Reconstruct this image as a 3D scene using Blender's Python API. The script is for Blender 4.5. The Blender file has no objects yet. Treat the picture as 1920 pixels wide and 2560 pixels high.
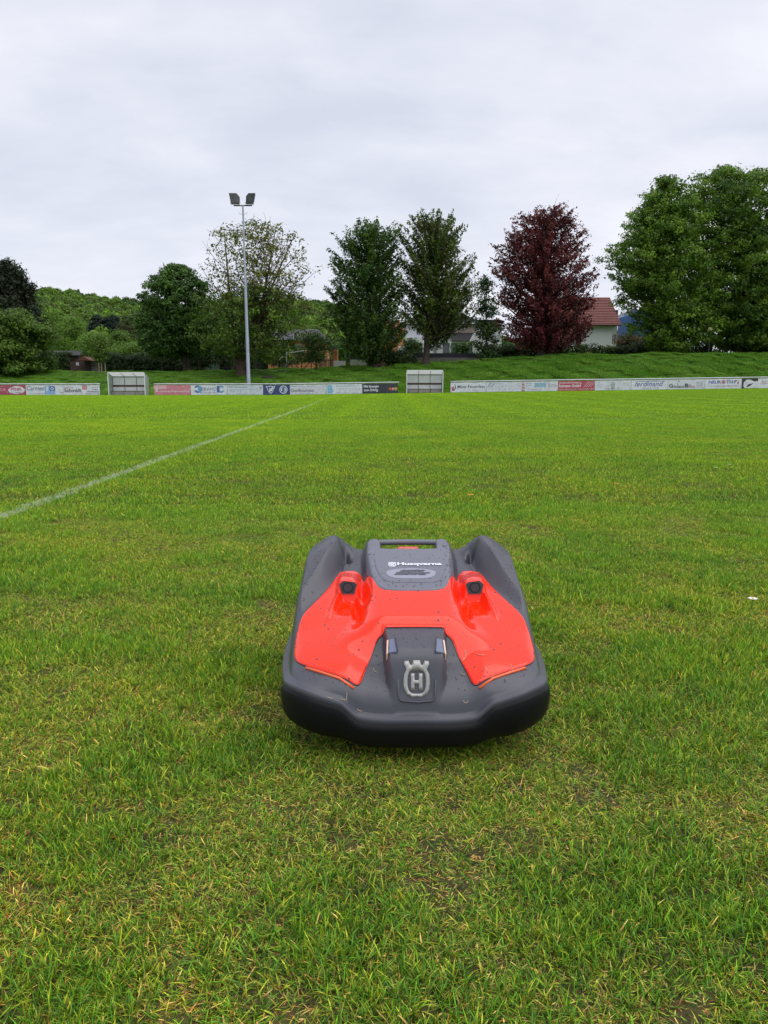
import bpy, math, random
import numpy as np
from mathutils import Vector, Matrix
from mathutils import geometry as mgeo

PI = math.pi
rad = math.radians
scene = bpy.context.scene
COL = scene.collection

# ------------------------------------------------------------------ camera
CAM_H, PITCH, FPX = 0.65, rad(9.23), 1920.0
cam_d = bpy.data.cameras.new('camera')
cam_d.sensor_fit = 'VERTICAL'; cam_d.sensor_height = 36.0; cam_d.lens = 27.0
cam_d.clip_start = 0.05; cam_d.clip_end = 3000.0
cam = bpy.data.objects.new('camera', cam_d); COL.objects.link(cam)
cam.location = (0, 0, CAM_H); cam.rotation_euler = (rad(90) - PITCH, 0, 0)
scene.camera = cam

# ------------------------------------------------------------------ light and view
SUN_EL, SUN_AZ = rad(68), rad(115)          # azimuth from +Y towards +X
sun_d = bpy.data.lights.new('sun', 'SUN'); sun_d.energy = 1.5; sun_d.angle = rad(80)
sun_d.color = (1.0, 0.96, 0.90)
sun = bpy.data.objects.new('sun', sun_d); COL.objects.link(sun)
sdir = Vector((math.sin(SUN_AZ)*math.cos(SUN_EL), math.cos(SUN_AZ)*math.cos(SUN_EL), math.sin(SUN_EL)))
sun.rotation_euler = (-sdir).to_track_quat('-Z', 'Y').to_euler()

world = bpy.data.worlds.new('World'); scene.world = world; world.use_nodes = True
def build_world():
    nt = world.node_tree; nt.nodes.clear(); N = nt.nodes.new; L = nt.links.new
    out = N('ShaderNodeOutputWorld'); add = N('ShaderNodeAddShader')
    bg1 = N('ShaderNodeBackground'); bg2 = N('ShaderNodeBackground')
    sky = N('ShaderNodeTexSky'); sky.sky_type = 'NISHITA'; sky.sun_disc = False
    sky.sun_elevation = SUN_EL; sky.sun_rotation = SUN_AZ
    bg1.inputs[1].default_value = 0.009
    L(sky.outputs[0], bg1.inputs[0])
    tc = N('ShaderNodeTexCoord'); sep = N('ShaderNodeSeparateXYZ'); L(tc.outputs['Generated'], sep.inputs[0])
    def m(op, a, b=None):
        n = N('ShaderNodeMath'); n.operation = op
        for i, v in enumerate((a, b)):
            if v is None: continue
            if isinstance(v, (int, float)): n.inputs[i].default_value = v
            else: L(v, n.inputs[i])
        return n.outputs[0]
    z = m('MAXIMUM', sep.outputs[2], 0.0); zz = m('ADD', z, 0.26)
    cx = m('DIVIDE', sep.outputs[0], zz); cy = m('DIVIDE', sep.outputs[1], zz)
    cmb = N('ShaderNodeCombineXYZ'); L(cx, cmb.inputs[0]); L(cy, cmb.inputs[1])
    def noise(scale, detail, rough, seed, sx=1.0, sy=1.0):
        mp = N('ShaderNodeMapping'); mp.inputs['Scale'].default_value = (sx, sy, 1); mp.inputs['Location'].default_value = (seed, seed*.37, seed*.11)
        L(cmb.outputs[0], mp.inputs[0])
        n = N('ShaderNodeTexNoise'); n.inputs['Scale'].default_value = scale; n.inputs['Detail'].default_value = detail
        n.inputs['Roughness'].default_value = rough; n.inputs['Distortion'].default_value = 0.25; L(mp.outputs[0], n.inputs['Vector']); return n.outputs[0]
    n1 = noise(1.0, 7, 0.56, 5.3, 0.8, 1.15); n2 = noise(3.0, 6, 0.55, 9.7, 0.85, 1.2)
    mix = m('ADD', m('MULTIPLY', n1, 0.68), m('MULTIPLY', n2, 0.32))
    r = N('ShaderNodeValToRGB'); L(mix, r.inputs[0]); e = r.color_ramp.elements
    e[0].position = 0.36; e[0].color = (0.66, 0.69, 0.80, 1)
    e[1].position = 0.635; e[1].color = (0.98, 0.975, 1.0, 1)
    k = r.color_ramp.elements.new(0.50); k.color = (0.81, 0.825, 0.91, 1)
    # paler towards the horizon, as a thick cloud deck is
    hz = N('ShaderNodeMapRange'); L(sep.outputs[2], hz.inputs[0]); hz.inputs[1].default_value = 0.0; hz.inputs[2].default_value = 0.30
    hz.inputs[3].default_value = 0.30; hz.inputs[4].default_value = 0.0; hz.interpolation_type = 'SMOOTHSTEP'
    mx = N('ShaderNodeMix'); mx.data_type = 'RGBA'; L(hz.outputs[0], mx.inputs[0]); L(r.outputs[0], mx.inputs[6]); mx.inputs[7].default_value = (0.80, 0.81, 0.91, 1)
    L(mx.outputs[2], bg2.inputs[0]); bg2.inputs[1].default_value = 0.72
    L(bg1.outputs[0], add.inputs[0]); L(bg2.outputs[0], add.inputs[1]); L(add.outputs[0], out.inputs[0])
build_world()
vs = scene.view_settings
vs.view_transform = 'Standard'; vs.look = 'None'; vs.exposure = 0.46; vs.gamma = 1.0; vs.use_curve_mapping = False
scene.cycles.max_bounces = 6; scene.cycles.diffuse_bounces = 3; scene.cycles.glossy_bounces = 3
scene.cycles.transparent_max_bounces = 8; scene.cycles.use_denoising = True

# ------------------------------------------------------------------ helpers
def tanv(py): return math.tan(PITCH + math.atan((py - 1280.0)/FPX))
def wz(py, Y): return CAM_H - Y*tanv(py)
def wx(px, Y, z=0.0): return (px - 960.0)/FPX*(Y*math.cos(PITCH) + (CAM_H - z)*math.sin(PITCH))
def at(px, py, Y):
    z = wz(py, Y); return Vector((wx(px, Y, z), Y, z))

def sstep(a, b, v):
    t = np.clip((np.asarray(v, dtype=float) - a)/(b - a), 0, 1); return t*t*(3 - 2*t)
BX = [-120, -60, -39, -28, -16, -3, 6.5, 16.7, 32.5, 70, 140]
BZ = [2.1, 2.1, 2.15, 2.15, 2.2, 2.6, 3.1, 3.72, 3.9, 4.0, 4.0]
def gz(x, y):
    x = np.asarray(x, dtype=float); y = np.asarray(y, dtype=float)
    f = np.clip((x + 9)/39.0, 0, 1.7)*0.53*sstep(18, 61, y)
    top = np.interp(x, BX, BZ)
    b = sstep(63.2, 79, y)*0.75 + np.clip((y - 63.2)/15.8, 0, 1)*0.25
    bump = 0.10*np.sin(x*.83 + 1)*np.sin(y*.61) + 0.07*np.sin(x*1.9 + y*1.3)
    mound = 0.42*np.exp(-((x + 18.3)/2.6)**2 - ((y - 70.5)/2.0)**2) + 0.3*np.exp(-((x + 24.5)/2.5)**2 - ((y - 70)/2.0)**2) + .22*np.exp(-((x + 33)/4)**2 - ((y - 69)/1.6)**2)
    rest = np.clip(y - 79, 0, 400)*0.012
    return f*(1 - b) + b*top + bump*sstep(64, 68, y)*(1 - sstep(76, 84, y)) + mound + rest

def mesh_np(name, V, F=None, loops=None, mat=None, parent=None, tint=None, smooth=False):
    """V (n,3); F (m,k) constant k."""
    me = bpy.data.meshes.new(name)
    V = np.asarray(V, dtype=np.float32); F = np.asarray(F, dtype=np.int32)
    k = F.shape[1]
    me.vertices.add(len(V)); me.vertices.foreach_set('co', V.ravel())
    me.loops.add(F.size); me.loops.foreach_set('vertex_index', F.ravel())
    me.polygons.add(len(F)); me.polygons.foreach_set('loop_start', np.arange(0, F.size, k, dtype=np.int32))
    if tint is not None:
        a = me.attributes.new('tint', 'FLOAT_COLOR', 'POINT')
        t = np.ones((len(V), 4), dtype=np.float32); t[:, :3] = tint; a.data.foreach_set('color', t.ravel())
    me.update(calc_edges=True)
    if smooth: me.polygons.foreach_set('use_smooth', np.ones(len(F), dtype=bool))
    if mat: me.materials.append(mat)
    o = bpy.data.objects.new(name, me)
    if parent != 'nolink':
        COL.objects.link(o)
        if parent: o.parent = parent
    return o

class MB:
    """collects simple solids into one mesh"""
    def __init__(s): s.v = []; s.f = []; s.m = []; s.mi = 0
    def add(s, vs_, fs):
        b = len(s.v); s.v += [tuple(v) for v in vs_]; s.f += [tuple(i + b for i in f) for f in fs]; s.m += [s.mi]*len(fs); return s
    def box(s, x0, x1, y0, y1, z0, z1):
        return s.add([(x0,y0,z0),(x1,y0,z0),(x1,y1,z0),(x0,y1,z0),(x0,y0,z1),(x1,y0,z1),(x1,y1,z1),(x0,y1,z1)],
              [(0,3,2,1),(4,5,6,7),(0,1,5,4),(1,2,6,5),(2,3,7,6),(3,0,4,7)])
    def prism(s, pts, d, t):
        """pts: planar polygon (3-D, ccw seen from the side d points to), thickness t against d"""
        n = len(pts); P = [Vector(p) for p in pts]; d = Vector(d).normalized()*t
        return s.add(P + [p - d for p in P], [tuple(range(n)), tuple(range(2*n - 1, n - 1, -1))] + [(i, i + n, (i + 1) % n + n, (i + 1) % n) for i in range(n)])
    def tube(s, pts, rr, seg=6, cap=True):
        P = [Vector(p) for p in pts]
        if not hasattr(rr, '__len__'): rr = [rr]*len(P)
        rings = []
        up = Vector((0, 0, 1))
        for i, p in enumerate(P):
            t = (P[min(i + 1, len(P) - 1)] - P[max(i - 1, 0)])
            if t.length < 1e-9: t = Vector((0, 0, 1))
            t.normalize(); a = t.cross(up)
            if a.length < .1: a = t.cross(Vector((0, 1, 0)))
            a.normalize(); b = t.cross(a)
            rings.append([p + (a*math.cos(2*PI*j/seg) + b*math.sin(2*PI*j/seg))*rr[i] for j in range(seg)])
        vs_ = [v for r in rings for v in r]; fs = []
        for i in range(len(P) - 1):
            for j in range(seg): fs.append((i*seg + j, i*seg + (j + 1) % seg, (i + 1)*seg + (j + 1) % seg, (i + 1)*seg + j))
        if cap: fs += [tuple(range(seg - 1, -1, -1)), tuple((len(P) - 1)*seg + j for j in range(seg))]
        return s.add(vs_, fs)
    def build(s, name, mat, parent=None, bevel=0, smooth=False):
        me = bpy.data.meshes.new(name); me.from_pydata(s.v, [], s.f)
        mats = mat if isinstance(mat, (list, tuple)) else [mat]
        for m_ in mats: me.materials.append(m_)
        if len(mats) > 1: me.polygons.foreach_set('material_index', s.m)
        if smooth: me.polygons.foreach_set('use_smooth', [True]*len(me.polygons))
        me.update()
        o = bpy.data.objects.new(name, me); COL.objects.link(o)
        if parent: o.parent = parent
        if bevel:
            b = o.modifiers.new('b', 'BEVEL'); b.width = bevel; b.segments = 2; b.limit_method = 'ANGLE'
        return o

def tag(o, label=None, cat=None, group=None, kind=None):
    if label: o['label'] = label
    if cat: o['category'] = cat
    if group: o['group'] = group
    if kind: o['kind'] = kind
    return o
def empty(name, loc=(0, 0, 0), rz=0.0):
    o = bpy.data.objects.new(name, None); COL.objects.link(o); o.location = loc; o.rotation_euler = (0, 0, rz); o.empty_display_size = .1
    return o
def copy_tree(o, parent=None):
    c = o.copy(); COL.objects.link(c); c.parent = parent
    for ch in list(o.children): copy_tree(ch, c)
    return c

# ------------------------------------------------------------------ materials
def new_mat(name):
    m = bpy.data.materials.new(name); m.use_nodes = True
    return m, m.node_tree, m.node_tree.nodes['Principled BSDF']
def pmat(name, col, rough=.6, metal=0., var=.0, scale=8., bump=0., bscale=60., coat=0., spec=.5, col2=None, trans=0.):
    m, nt, b = new_mat(name); N = nt.nodes.new; L = nt.links.new
    b.inputs['Base Color'].default_value = (*col, 1); b.inputs['Roughness'].default_value = rough; b.inputs['Metallic'].default_value = metal
    b.inputs['Coat Weight'].default_value = coat; b.inputs['Coat Roughness'].default_value = .08; b.inputs['Specular IOR Level'].default_value = spec
    b.inputs['Transmission Weight'].default_value = trans
    tc = N('ShaderNodeTexCoord')
    if var or col2:
        n = N('ShaderNodeTexNoise'); n.inputs['Scale'].default_value = scale; n.inputs['Detail'].default_value = 6; n.inputs['Roughness'].default_value = .65
        L(tc.outputs['Object'], n.inputs['Vector'])
        mr = N('ShaderNodeMapRange'); L(n.outputs[0], mr.inputs[0]); mr.inputs[1].default_value = .3; mr.inputs[2].default_value = .7
        mx = N('ShaderNodeMix'); mx.data_type = 'RGBA'; L(mr.outputs[0], mx.inputs[0])
        c2 = col2 or tuple(c*(1 - var) for c in col)
        mx.inputs[6].default_value = (*c2, 1); mx.inputs[7].default_value = (*[min(1, c*(1 + var*.5)) for c in col], 1)
        L(mx.outputs[2], b.inputs['Base Color'])
    if bump:
        n = N('ShaderNodeTexNoise'); n.inputs['Scale'].default_value = bscale; n.inputs['Detail'].default_value = 4; L(tc.outputs['Object'], n.inputs['Vector'])
        bp = N('ShaderNodeBump'); bp.inputs['Strength'].default_value = bump; bp.inputs['Distance'].default_value = 1.0/bscale; L(n.outputs[0], bp.inputs['Height']); L(bp.outputs[0], b.inputs['Normal'])
    return m
def leaf_mat(name, trans=.35, rough=.5, spec=.25, bright=1.0):
    m, nt, b = new_mat(name); N = nt.nodes.new; L = nt.links.new
    at_ = N('ShaderNodeAttribute'); at_.attribute_name = 'tint'
    oi = N('ShaderNodeObjectInfo')
    hs = N('ShaderNodeHueSaturation'); L(at_.outputs['Color'], hs.inputs['Color'])
    mr = N('ShaderNodeMapRange'); L(oi.outputs['Random'], mr.inputs[0]); mr.inputs[3].default_value = .85*bright; mr.inputs[4].default_value = 1.15*bright
    L(mr.outputs[0], hs.inputs['Value'])
    L(hs.outputs[0], b.inputs['Base Color']); b.inputs['Roughness'].default_value = rough; b.inputs['Specular IOR Level'].default_value = spec
    tr = N('ShaderNodeBsdfTranslucent'); g = N('ShaderNodeMix'); g.data_type = 'RGBA'; g.blend_type = 'MULTIPLY'; g.inputs[0].default_value = 1
    L(hs.outputs[0], g.inputs[6]); g.inputs[7].default_value = (1.0, 1.25, .6, 1); L(g.outputs[2], tr.inputs[0])
    ms = N('ShaderNodeMixShader'); ms.inputs[0].default_value = trans
    out = nt.nodes['Material Output']; L(b.outputs[0], ms.inputs[1]); L(tr.outputs[0], ms.inputs[2]); L(ms.outputs[0], out.inputs[0])
    return m

LINE_X0, LINE_Y0, LINE_K = -1.93, 3.81, -0.030
def grass_mat(name, trans=.3, soil=False, bank=False):
    m, nt, b = new_mat(name); N = nt.nodes.new; L = nt.links.new
    geo = N('ShaderNodeNewGeometry'); sep = N('ShaderNodeSeparateXYZ'); L(geo.outputs['Position'], sep.inputs[0])
    def mth(op, a, b_=None, c=None):
        n = N('ShaderNodeMath'); n.operation = op
        for i, v in enumerate((a, b_, c)):
            if v is None: continue
            if isinstance(v, (int, float)): n.inputs[i].default_value = v
            else: L(v, n.inputs[i])
        return n.outputs[0]
    def noise(scale, detail=4, loc=0., vec=None):
        mp = N('ShaderNodeMapping'); mp.inputs['Location'].default_value = (loc, loc, 0); L(vec or geo.outputs['Position'], mp.inputs[0])
        n = N('ShaderNodeTexNoise'); n.inputs['Scale'].default_value = scale; n.inputs['Detail'].default_value = detail; n.inputs['Roughness'].default_value = .6
        L(mp.outputs[0], n.inputs['Vector']); return n.outputs[0]
    def rng(v, a, b_, c, d):
        n = N('ShaderNodeMapRange'); L(v, n.inputs[0])
        for i, q in enumerate((a, b_, c, d)): n.inputs[i + 1].default_value = q
        n.interpolation_type = 'SMOOTHSTEP'; return n.outputs[0]
    def mixc(f, a, b_, blend='MIX'):
        n = N('ShaderNodeMix'); n.data_type = 'RGBA'; n.blend_type = blend
        if isinstance(f, (int, float)): n.inputs[0].default_value = f
        else: L(f, n.inputs[0])
        for i, v in ((6, a), (7, b_)):
            if isinstance(v, tuple): n.inputs[i].default_value = (*v, 1)
            else: L(v, n.inputs[i])
        return n.outputs[2]
    if soil:
        base = mixc(rng(noise(22, 8), .35, .65, 0, 1), (.022, .022, .008), (.055, .050, .016))
        base = mixc(rng(noise(6, 4, 4.), .55, .75, 0, .7), base, (.06, .042, .02))
        base = mixc(rng(sep.outputs[1], 6., 20., 0, 1), base, (.055, .12, .014))
    else:
        a = N('ShaderNodeAttribute'); a.attribute_name = 'tint'; base = a.outputs['Color']
    # colour differences of the sward itself
    if bank:
        p1 = rng(noise(.35, 5, 2.), .35, .65, 0, 1)
        base = mixc(p1, base, mixc(1., base, (.75, .92, .7), 'MULTIPLY'))
        p2 = rng(noise(1.6, 5, 7.), .5, .72, 0, .8)
        base = mixc(p2, base, mixc(1., base, (1.5, 1.25, 1.1), 'MULTIPLY'))
    else:
        p1 = rng(noise(1.1, 6, 2.), .38, .66, 0, .75)          # patches of paler sward
        base = mixc(p1, base, mixc(1., base, (1.32, 1.14, .9), 'MULTIPLY'))
        p2 = rng(noise(3.1, 5, 5.), .52, .70, 0, .8)           # darker lush tufts
        base = mixc(p2, base, mixc(1., base, (.66, .82, .75), 'MULTIPLY'))
        # grass tinted brighter and greener with distance out on the pitch, cut in bands parallel to the boards
        far = rng(sep.outputs[1], 1.5, 9.0, 0, 1)
        base = mixc(far, base, mixc(1., base, (1.04, 1.10, .75), 'MULTIPLY'))
        wob = mth('ADD', sep.outputs[1], mth('MULTIPLY', noise(.25, 3), 1.2))
        left = rng(sep.outputs[0], 1.5, -2.5, 0, 1)
        band = mth('MULTIPLY', rng(wob, 11.2, 12.0, 0, 1), left)
        bandr = mth('MULTIPLY', rng(wob, 13.0, 20.0, 0, 1), mth('SUBTRACT', 1.0, left))
        base = mixc(mth('MULTIPLY', mth('ADD', band, bandr), .75), base, mixc(1., base, (1.24, 1.16, .9), 'MULTIPLY'))
        st = mth('SINE', mth('MULTIPLY', sep.outputs[0], 2.9))
        base = mixc(mth('MULTIPLY', rng(st, -.5, .5, 0, .55), rng(sep.outputs[1], 7., 24., 0, 1)), base, mixc(1., base, (.82, .90, .85), 'MULTIPLY'))
        base = mixc(1., base, (1.18, 1.20, 1.05), 'MULTIPLY')
        # painted white line
        lx = mth('SUBTRACT', sep.outputs[0], mth('ADD', LINE_X0, mth('MULTIPLY', mth('SUBTRACT', sep.outputs[1], LINE_Y0), LINE_K)))
        edge = mth('ADD', mth('ABSOLUTE', lx), mth('MULTIPLY', mth('SUBTRACT', noise(9., 4, 3.), .5), .05))
        lf = mth('MULTIPLY', rng(edge, .026, .060, 1, 0), rng(noise(26, 4, 8.), .44, .58, .04, 1))
        lf = mth('MULTIPLY', lf, rng(sep.outputs[1], 22., 40., 1, .35))
        t2 = mth('ADD', mth('ABSOLUTE', mth('SUBTRACT', sep.outputs[1], 59.4)), mth('MULTIPLY', noise(.3, 3), .3))
        lf = mth('MAXIMUM', lf, mth('MULTIPLY', rng(t2, .2, .3, .5, 0), rng(noise(1.1, 3, 1.), .45, .6, 0, .8)))
        base = mixc(mth('MULTIPLY', lf, .75), base, (.62, .66, .60))
    L(base, b.inputs['Base Color']); b.inputs['Roughness'].default_value = .55; b.inputs['Specular IOR Level'].default_value = .3
    if soil: b.inputs['Roughness'].default_value = .95; return m
    tr = N('ShaderNodeBsdfTranslucent'); L(mixc(1., base, (1.1, 1.25, .5), 'MULTIPLY'), tr.inputs[0])
    ms = N('ShaderNodeMixShader'); ms.inputs[0].default_value = trans
    L(b.outputs[0], ms.inputs[1]); L(tr.outputs[0], ms.inputs[2]); L(ms.outputs[0], nt.nodes['Material Output'].inputs[0])
    return m

# ------------------------------------------------------------------ ground sheet
def build_ground():
    ys = np.concatenate([np.linspace(-12, 0, 7), np.linspace(.5, 62, 90), np.linspace(62.5, 90, 90), np.linspace(92, 200, 24), np.linspace(230, 900, 12)])
    xs = np.concatenate([np.linspace(-700, -90, 10), np.linspace(-84, -2, 90), np.linspace(-1, 1, 4), np.linspace(2, 84, 90), np.linspace(90, 700, 10)])
    X, Y = np.meshgrid(xs, ys); Z = gz(X, Y)
    nx, ny = len(xs), len(ys)
    V = np.stack([X.ravel(), Y.ravel(), Z.ravel()], 1)
    i = np.arange((ny - 1)*(nx - 1)); r, c = i//(nx - 1), i % (nx - 1); a = r*nx + c
    o = mesh_np('ground', V, np.stack([a, a + 1, a + nx + 1, a + nx], 1), mat=grass_mat('soil', soil=True), smooth=True)
    tag(o, 'flat sports pitch with the grass bank behind it', kind='structure')
build_ground()

# ------------------------------------------------------------------ grass
def blades(rs, n, size, hmin, hmax, wmin, wmax, seg, pal, lean=(.35, .3), base_r=None, shape=None):
    """n curved blades in a size x size square; returns V, F(tri), tint"""
    x = rs.uniform(-size/2, size/2, n); y = rs.uniform(-size/2, size/2, n)
    # clumping
    k = max(3, n//14); cx = rs.uniform(-size/2, size/2, k); cy = rs.uniform(-size/2, size/2, k)
    ci = rs.randint(0, k, n); cl = rs.rand(n) < .55
    sp = size*.045
    x = np.where(cl, cx[ci] + rs.normal(0, sp, n), x); y = np.where(cl, cy[ci] + rs.normal(0, sp, n), y)
    h = rs.uniform(hmin, hmax, n)*np.where(rs.rand(n) < .08, 1.35, 1.)
    w = rs.uniform(wmin, wmax, n)
    az = rs.uniform(0, 2*PI, n); ln = np.clip(rs.normal(lean[0], lean[1], n), 0, 1.45); cv = rs.uniform(.0, .9, n)
    pi = rs.choice(len(pal), n, p=np.array([p[0] for p in pal])/sum(p[0] for p in pal))
    colr = np.array([p[1] for p in pal])[pi]*rs.uniform(.38, 1.55, (n, 1))*rs.uniform(.9, 1.1, (n, 3))
    flat = np.array([p[2] for p in pal])[pi]; ln = np.clip(ln + flat, 0, 1.5); h = h*(1 - .25*flat)
    tw = rs.uniform(0, PI, n); wx_, wy_ = np.cos(tw), np.sin(tw)
    rows = []; px, py, pz = x.copy(), y.copy(), np.zeros(n); ang = ln.copy()
    ts = np.linspace(0, 1, seg + 1)
    for j, t in enumerate(ts):
        ww = w*(1 - t**1.6)*.5 if j < seg else w*0
        rows.append((px.copy(), py.copy(), pz.copy(), ww))
        if j < seg:
            ds = h/seg; px += np.cos(az)*np.sin(ang)*ds; py += np.sin(az)*np.sin(ang)*ds; pz += np.cos(ang)*ds; ang = ang + cv/seg
    V = []; 
    for j, (a, b_, c, ww) in enumerate(rows[:-1]):
        V.append(np.stack([a - wx_*ww, b_ - wy_*ww, c], 1)); V.append(np.stack([a + wx_*ww, b_ + wy_*ww, c], 1))
    V.append(np.stack(rows[-1][:3], 1))
    nv = 2*seg + 1
    V = np.stack(V, 1)                               # n, nv, 3
    tint = np.repeat(colr[:, None, :], nv, 1)
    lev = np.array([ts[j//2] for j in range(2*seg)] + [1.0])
    tint = tint*(.24 + 1.12*lev)[None, :, None]       # dark roots and bright tips put self-shading into the blade colour
    f = []
    for j in range(seg - 1):
        a = 2*j; f += [(a, a + 1, a + 3), (a, a + 3, a + 2)]
    f.append((2*seg - 2, 2*seg - 1, 2*seg))
    F = (np.array(f)[None] + (np.arange(n)*nv)[:, None, None]).reshape(-1, 3)
    return V.reshape(-1, 3), F, tint.reshape(-1, 3)

G_LUSH = (.105, .265, .020); G_MID = (.20, .37, .020); G_YEL = (.46, .50, .04); G_STRAW = (.78, .56, .19); G_BRN = (.50, .22, .06); G_OLV = (.25, .26, .035); G_BLUE = (.11, .27, .06)
PAL_LUSH = [(38, G_LUSH, 0), (24, G_MID, 0), (12, G_YEL, .1), (9, G_STRAW, .6), (6, G_BLUE, 0), (7, G_OLV, .2), (5, G_BRN, .8)]
PAL_MID = [(24, G_LUSH, 0), (20, G_MID, .05), (17, G_YEL, .2), (18, G_STRAW, .6), (13, G_BRN, .7), (12, G_OLV, .3)]
PAL_DRY = [(22, G_LUSH, .1), (18, G_MID, .1), (18, G_YEL, .3), (21, G_STRAW, .7), (16, G_BRN, .8), (12, G_OLV, .4)]
PAL_FAR = [(26, (.15, .31, .018), 0), (34, (.21, .385, .020), 0), (26, (.33, .46, .03), .1), (6, (.42, .40, .12), .4), (8, G_OLV, .1)]
PAL_BANK = [(40, (.12, .28, .028), 0), (34, (.17, .355, .03), 0), (16, (.28, .45, .05), .2), (6, (.22, .27, .06), .2), (4, (.04, .11, .015), .0)]

def proto_coll(name, objs):
    c = bpy.data.collections.new(name)
    for o in objs: c.objects.link(o)
    return c
def scatter(name, pts, rot, scl, idx, coll, label=None, mat=None):
    """one object whose geometry nodes put a picked prototype on each point"""
    me = bpy.data.meshes.new(name); n = len(pts)
    me.vertices.add(n); me.vertices.foreach_set('co', np.asarray(pts, dtype=np.float32).ravel())
    a = me.attributes.new('irot', 'FLOAT_VECTOR', 'POINT'); a.data.foreach_set('vector', np.asarray(rot, dtype=np.float32).ravel())
    a = me.attributes.new('iscl', 'FLOAT_VECTOR', 'POINT'); a.data.foreach_set('vector', np.asarray(scl, dtype=np.float32).ravel())
    a = me.attributes.new('iidx', 'INT', 'POINT'); a.data.foreach_set('value', np.asarray(idx, dtype=np.int32))
    me.update()
    o = bpy.data.objects.new(name, me); COL.objects.link(o)
    ng = bpy.data.node_groups.new(name + '_nodes', 'GeometryNodeTree')
    ng.interface.new_socket('Geometry', in_out='INPUT', socket_type='NodeSocketGeometry')
    ng.interface.new_socket('Geometry', in_out='OUTPUT', socket_type='NodeSocketGeometry')
    N = ng.nodes.new; L = ng.links.new
    gi, go = N('NodeGroupInput'), N('NodeGroupOutput')
    ci = N('GeometryNodeCollectionInfo'); ci.inputs[0].default_value = coll; ci.inputs[1].default_value = True; ci.inputs[2].default_value = True
    iop = N('GeometryNodeInstanceOnPoints'); iop.inputs['Pick Instance'].default_value = True
    def attr(nm, t):
        q = N('GeometryNodeInputNamedAttribute'); q.data_type = t; q.inputs[0].default_value = nm; return q.outputs[0]
    L(gi.outputs[0], iop.inputs['Points']); L(ci.outputs[0], iop.inputs['Instance'])
    L(attr('iidx', 'INT'), iop.inputs['Instance Index'])
    e2r = N('FunctionNodeEulerToRotation'); L(attr('irot', 'FLOAT_VECTOR'), e2r.inputs[0]); L(e2r.outputs[0], iop.inputs['Rotation'])
    L(attr('iscl', 'FLOAT_VECTOR'), iop.inputs['Scale']); L(iop.outputs[0], go.inputs[0])
    md = o.modifiers.new('scatter', 'NODES'); md.node_group = ng
    if label: tag(o, label, kind='stuff')
    return o

def vnoise(x, y, seed=0):
    """cheap smooth value noise, numpy"""
    rs = np.random.RandomState(seed); T = rs.rand(64, 64)
    xi = np.floor(x).astype(int); yi = np.floor(y).astype(int); fx = x - xi; fy = y - yi
    fx = fx*fx*(3 - 2*fx); fy = fy*fy*(3 - 2*fy)
    g = lambda a, b_: T[a % 64, b_ % 64]
    return (g(xi, yi)*(1 - fx) + g(xi + 1, yi)*fx)*(1 - fy) + (g(xi, yi + 1)*(1 - fx) + g(xi + 1, yi + 1)*fx)*fy
def fnoise(x, y, seed=0): return .55*vnoise(x, y, seed) + .30*vnoise(x*2.1, y*2.1, seed + 1) + .15*vnoise(x*4.3, y*4.3, seed + 2)

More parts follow.
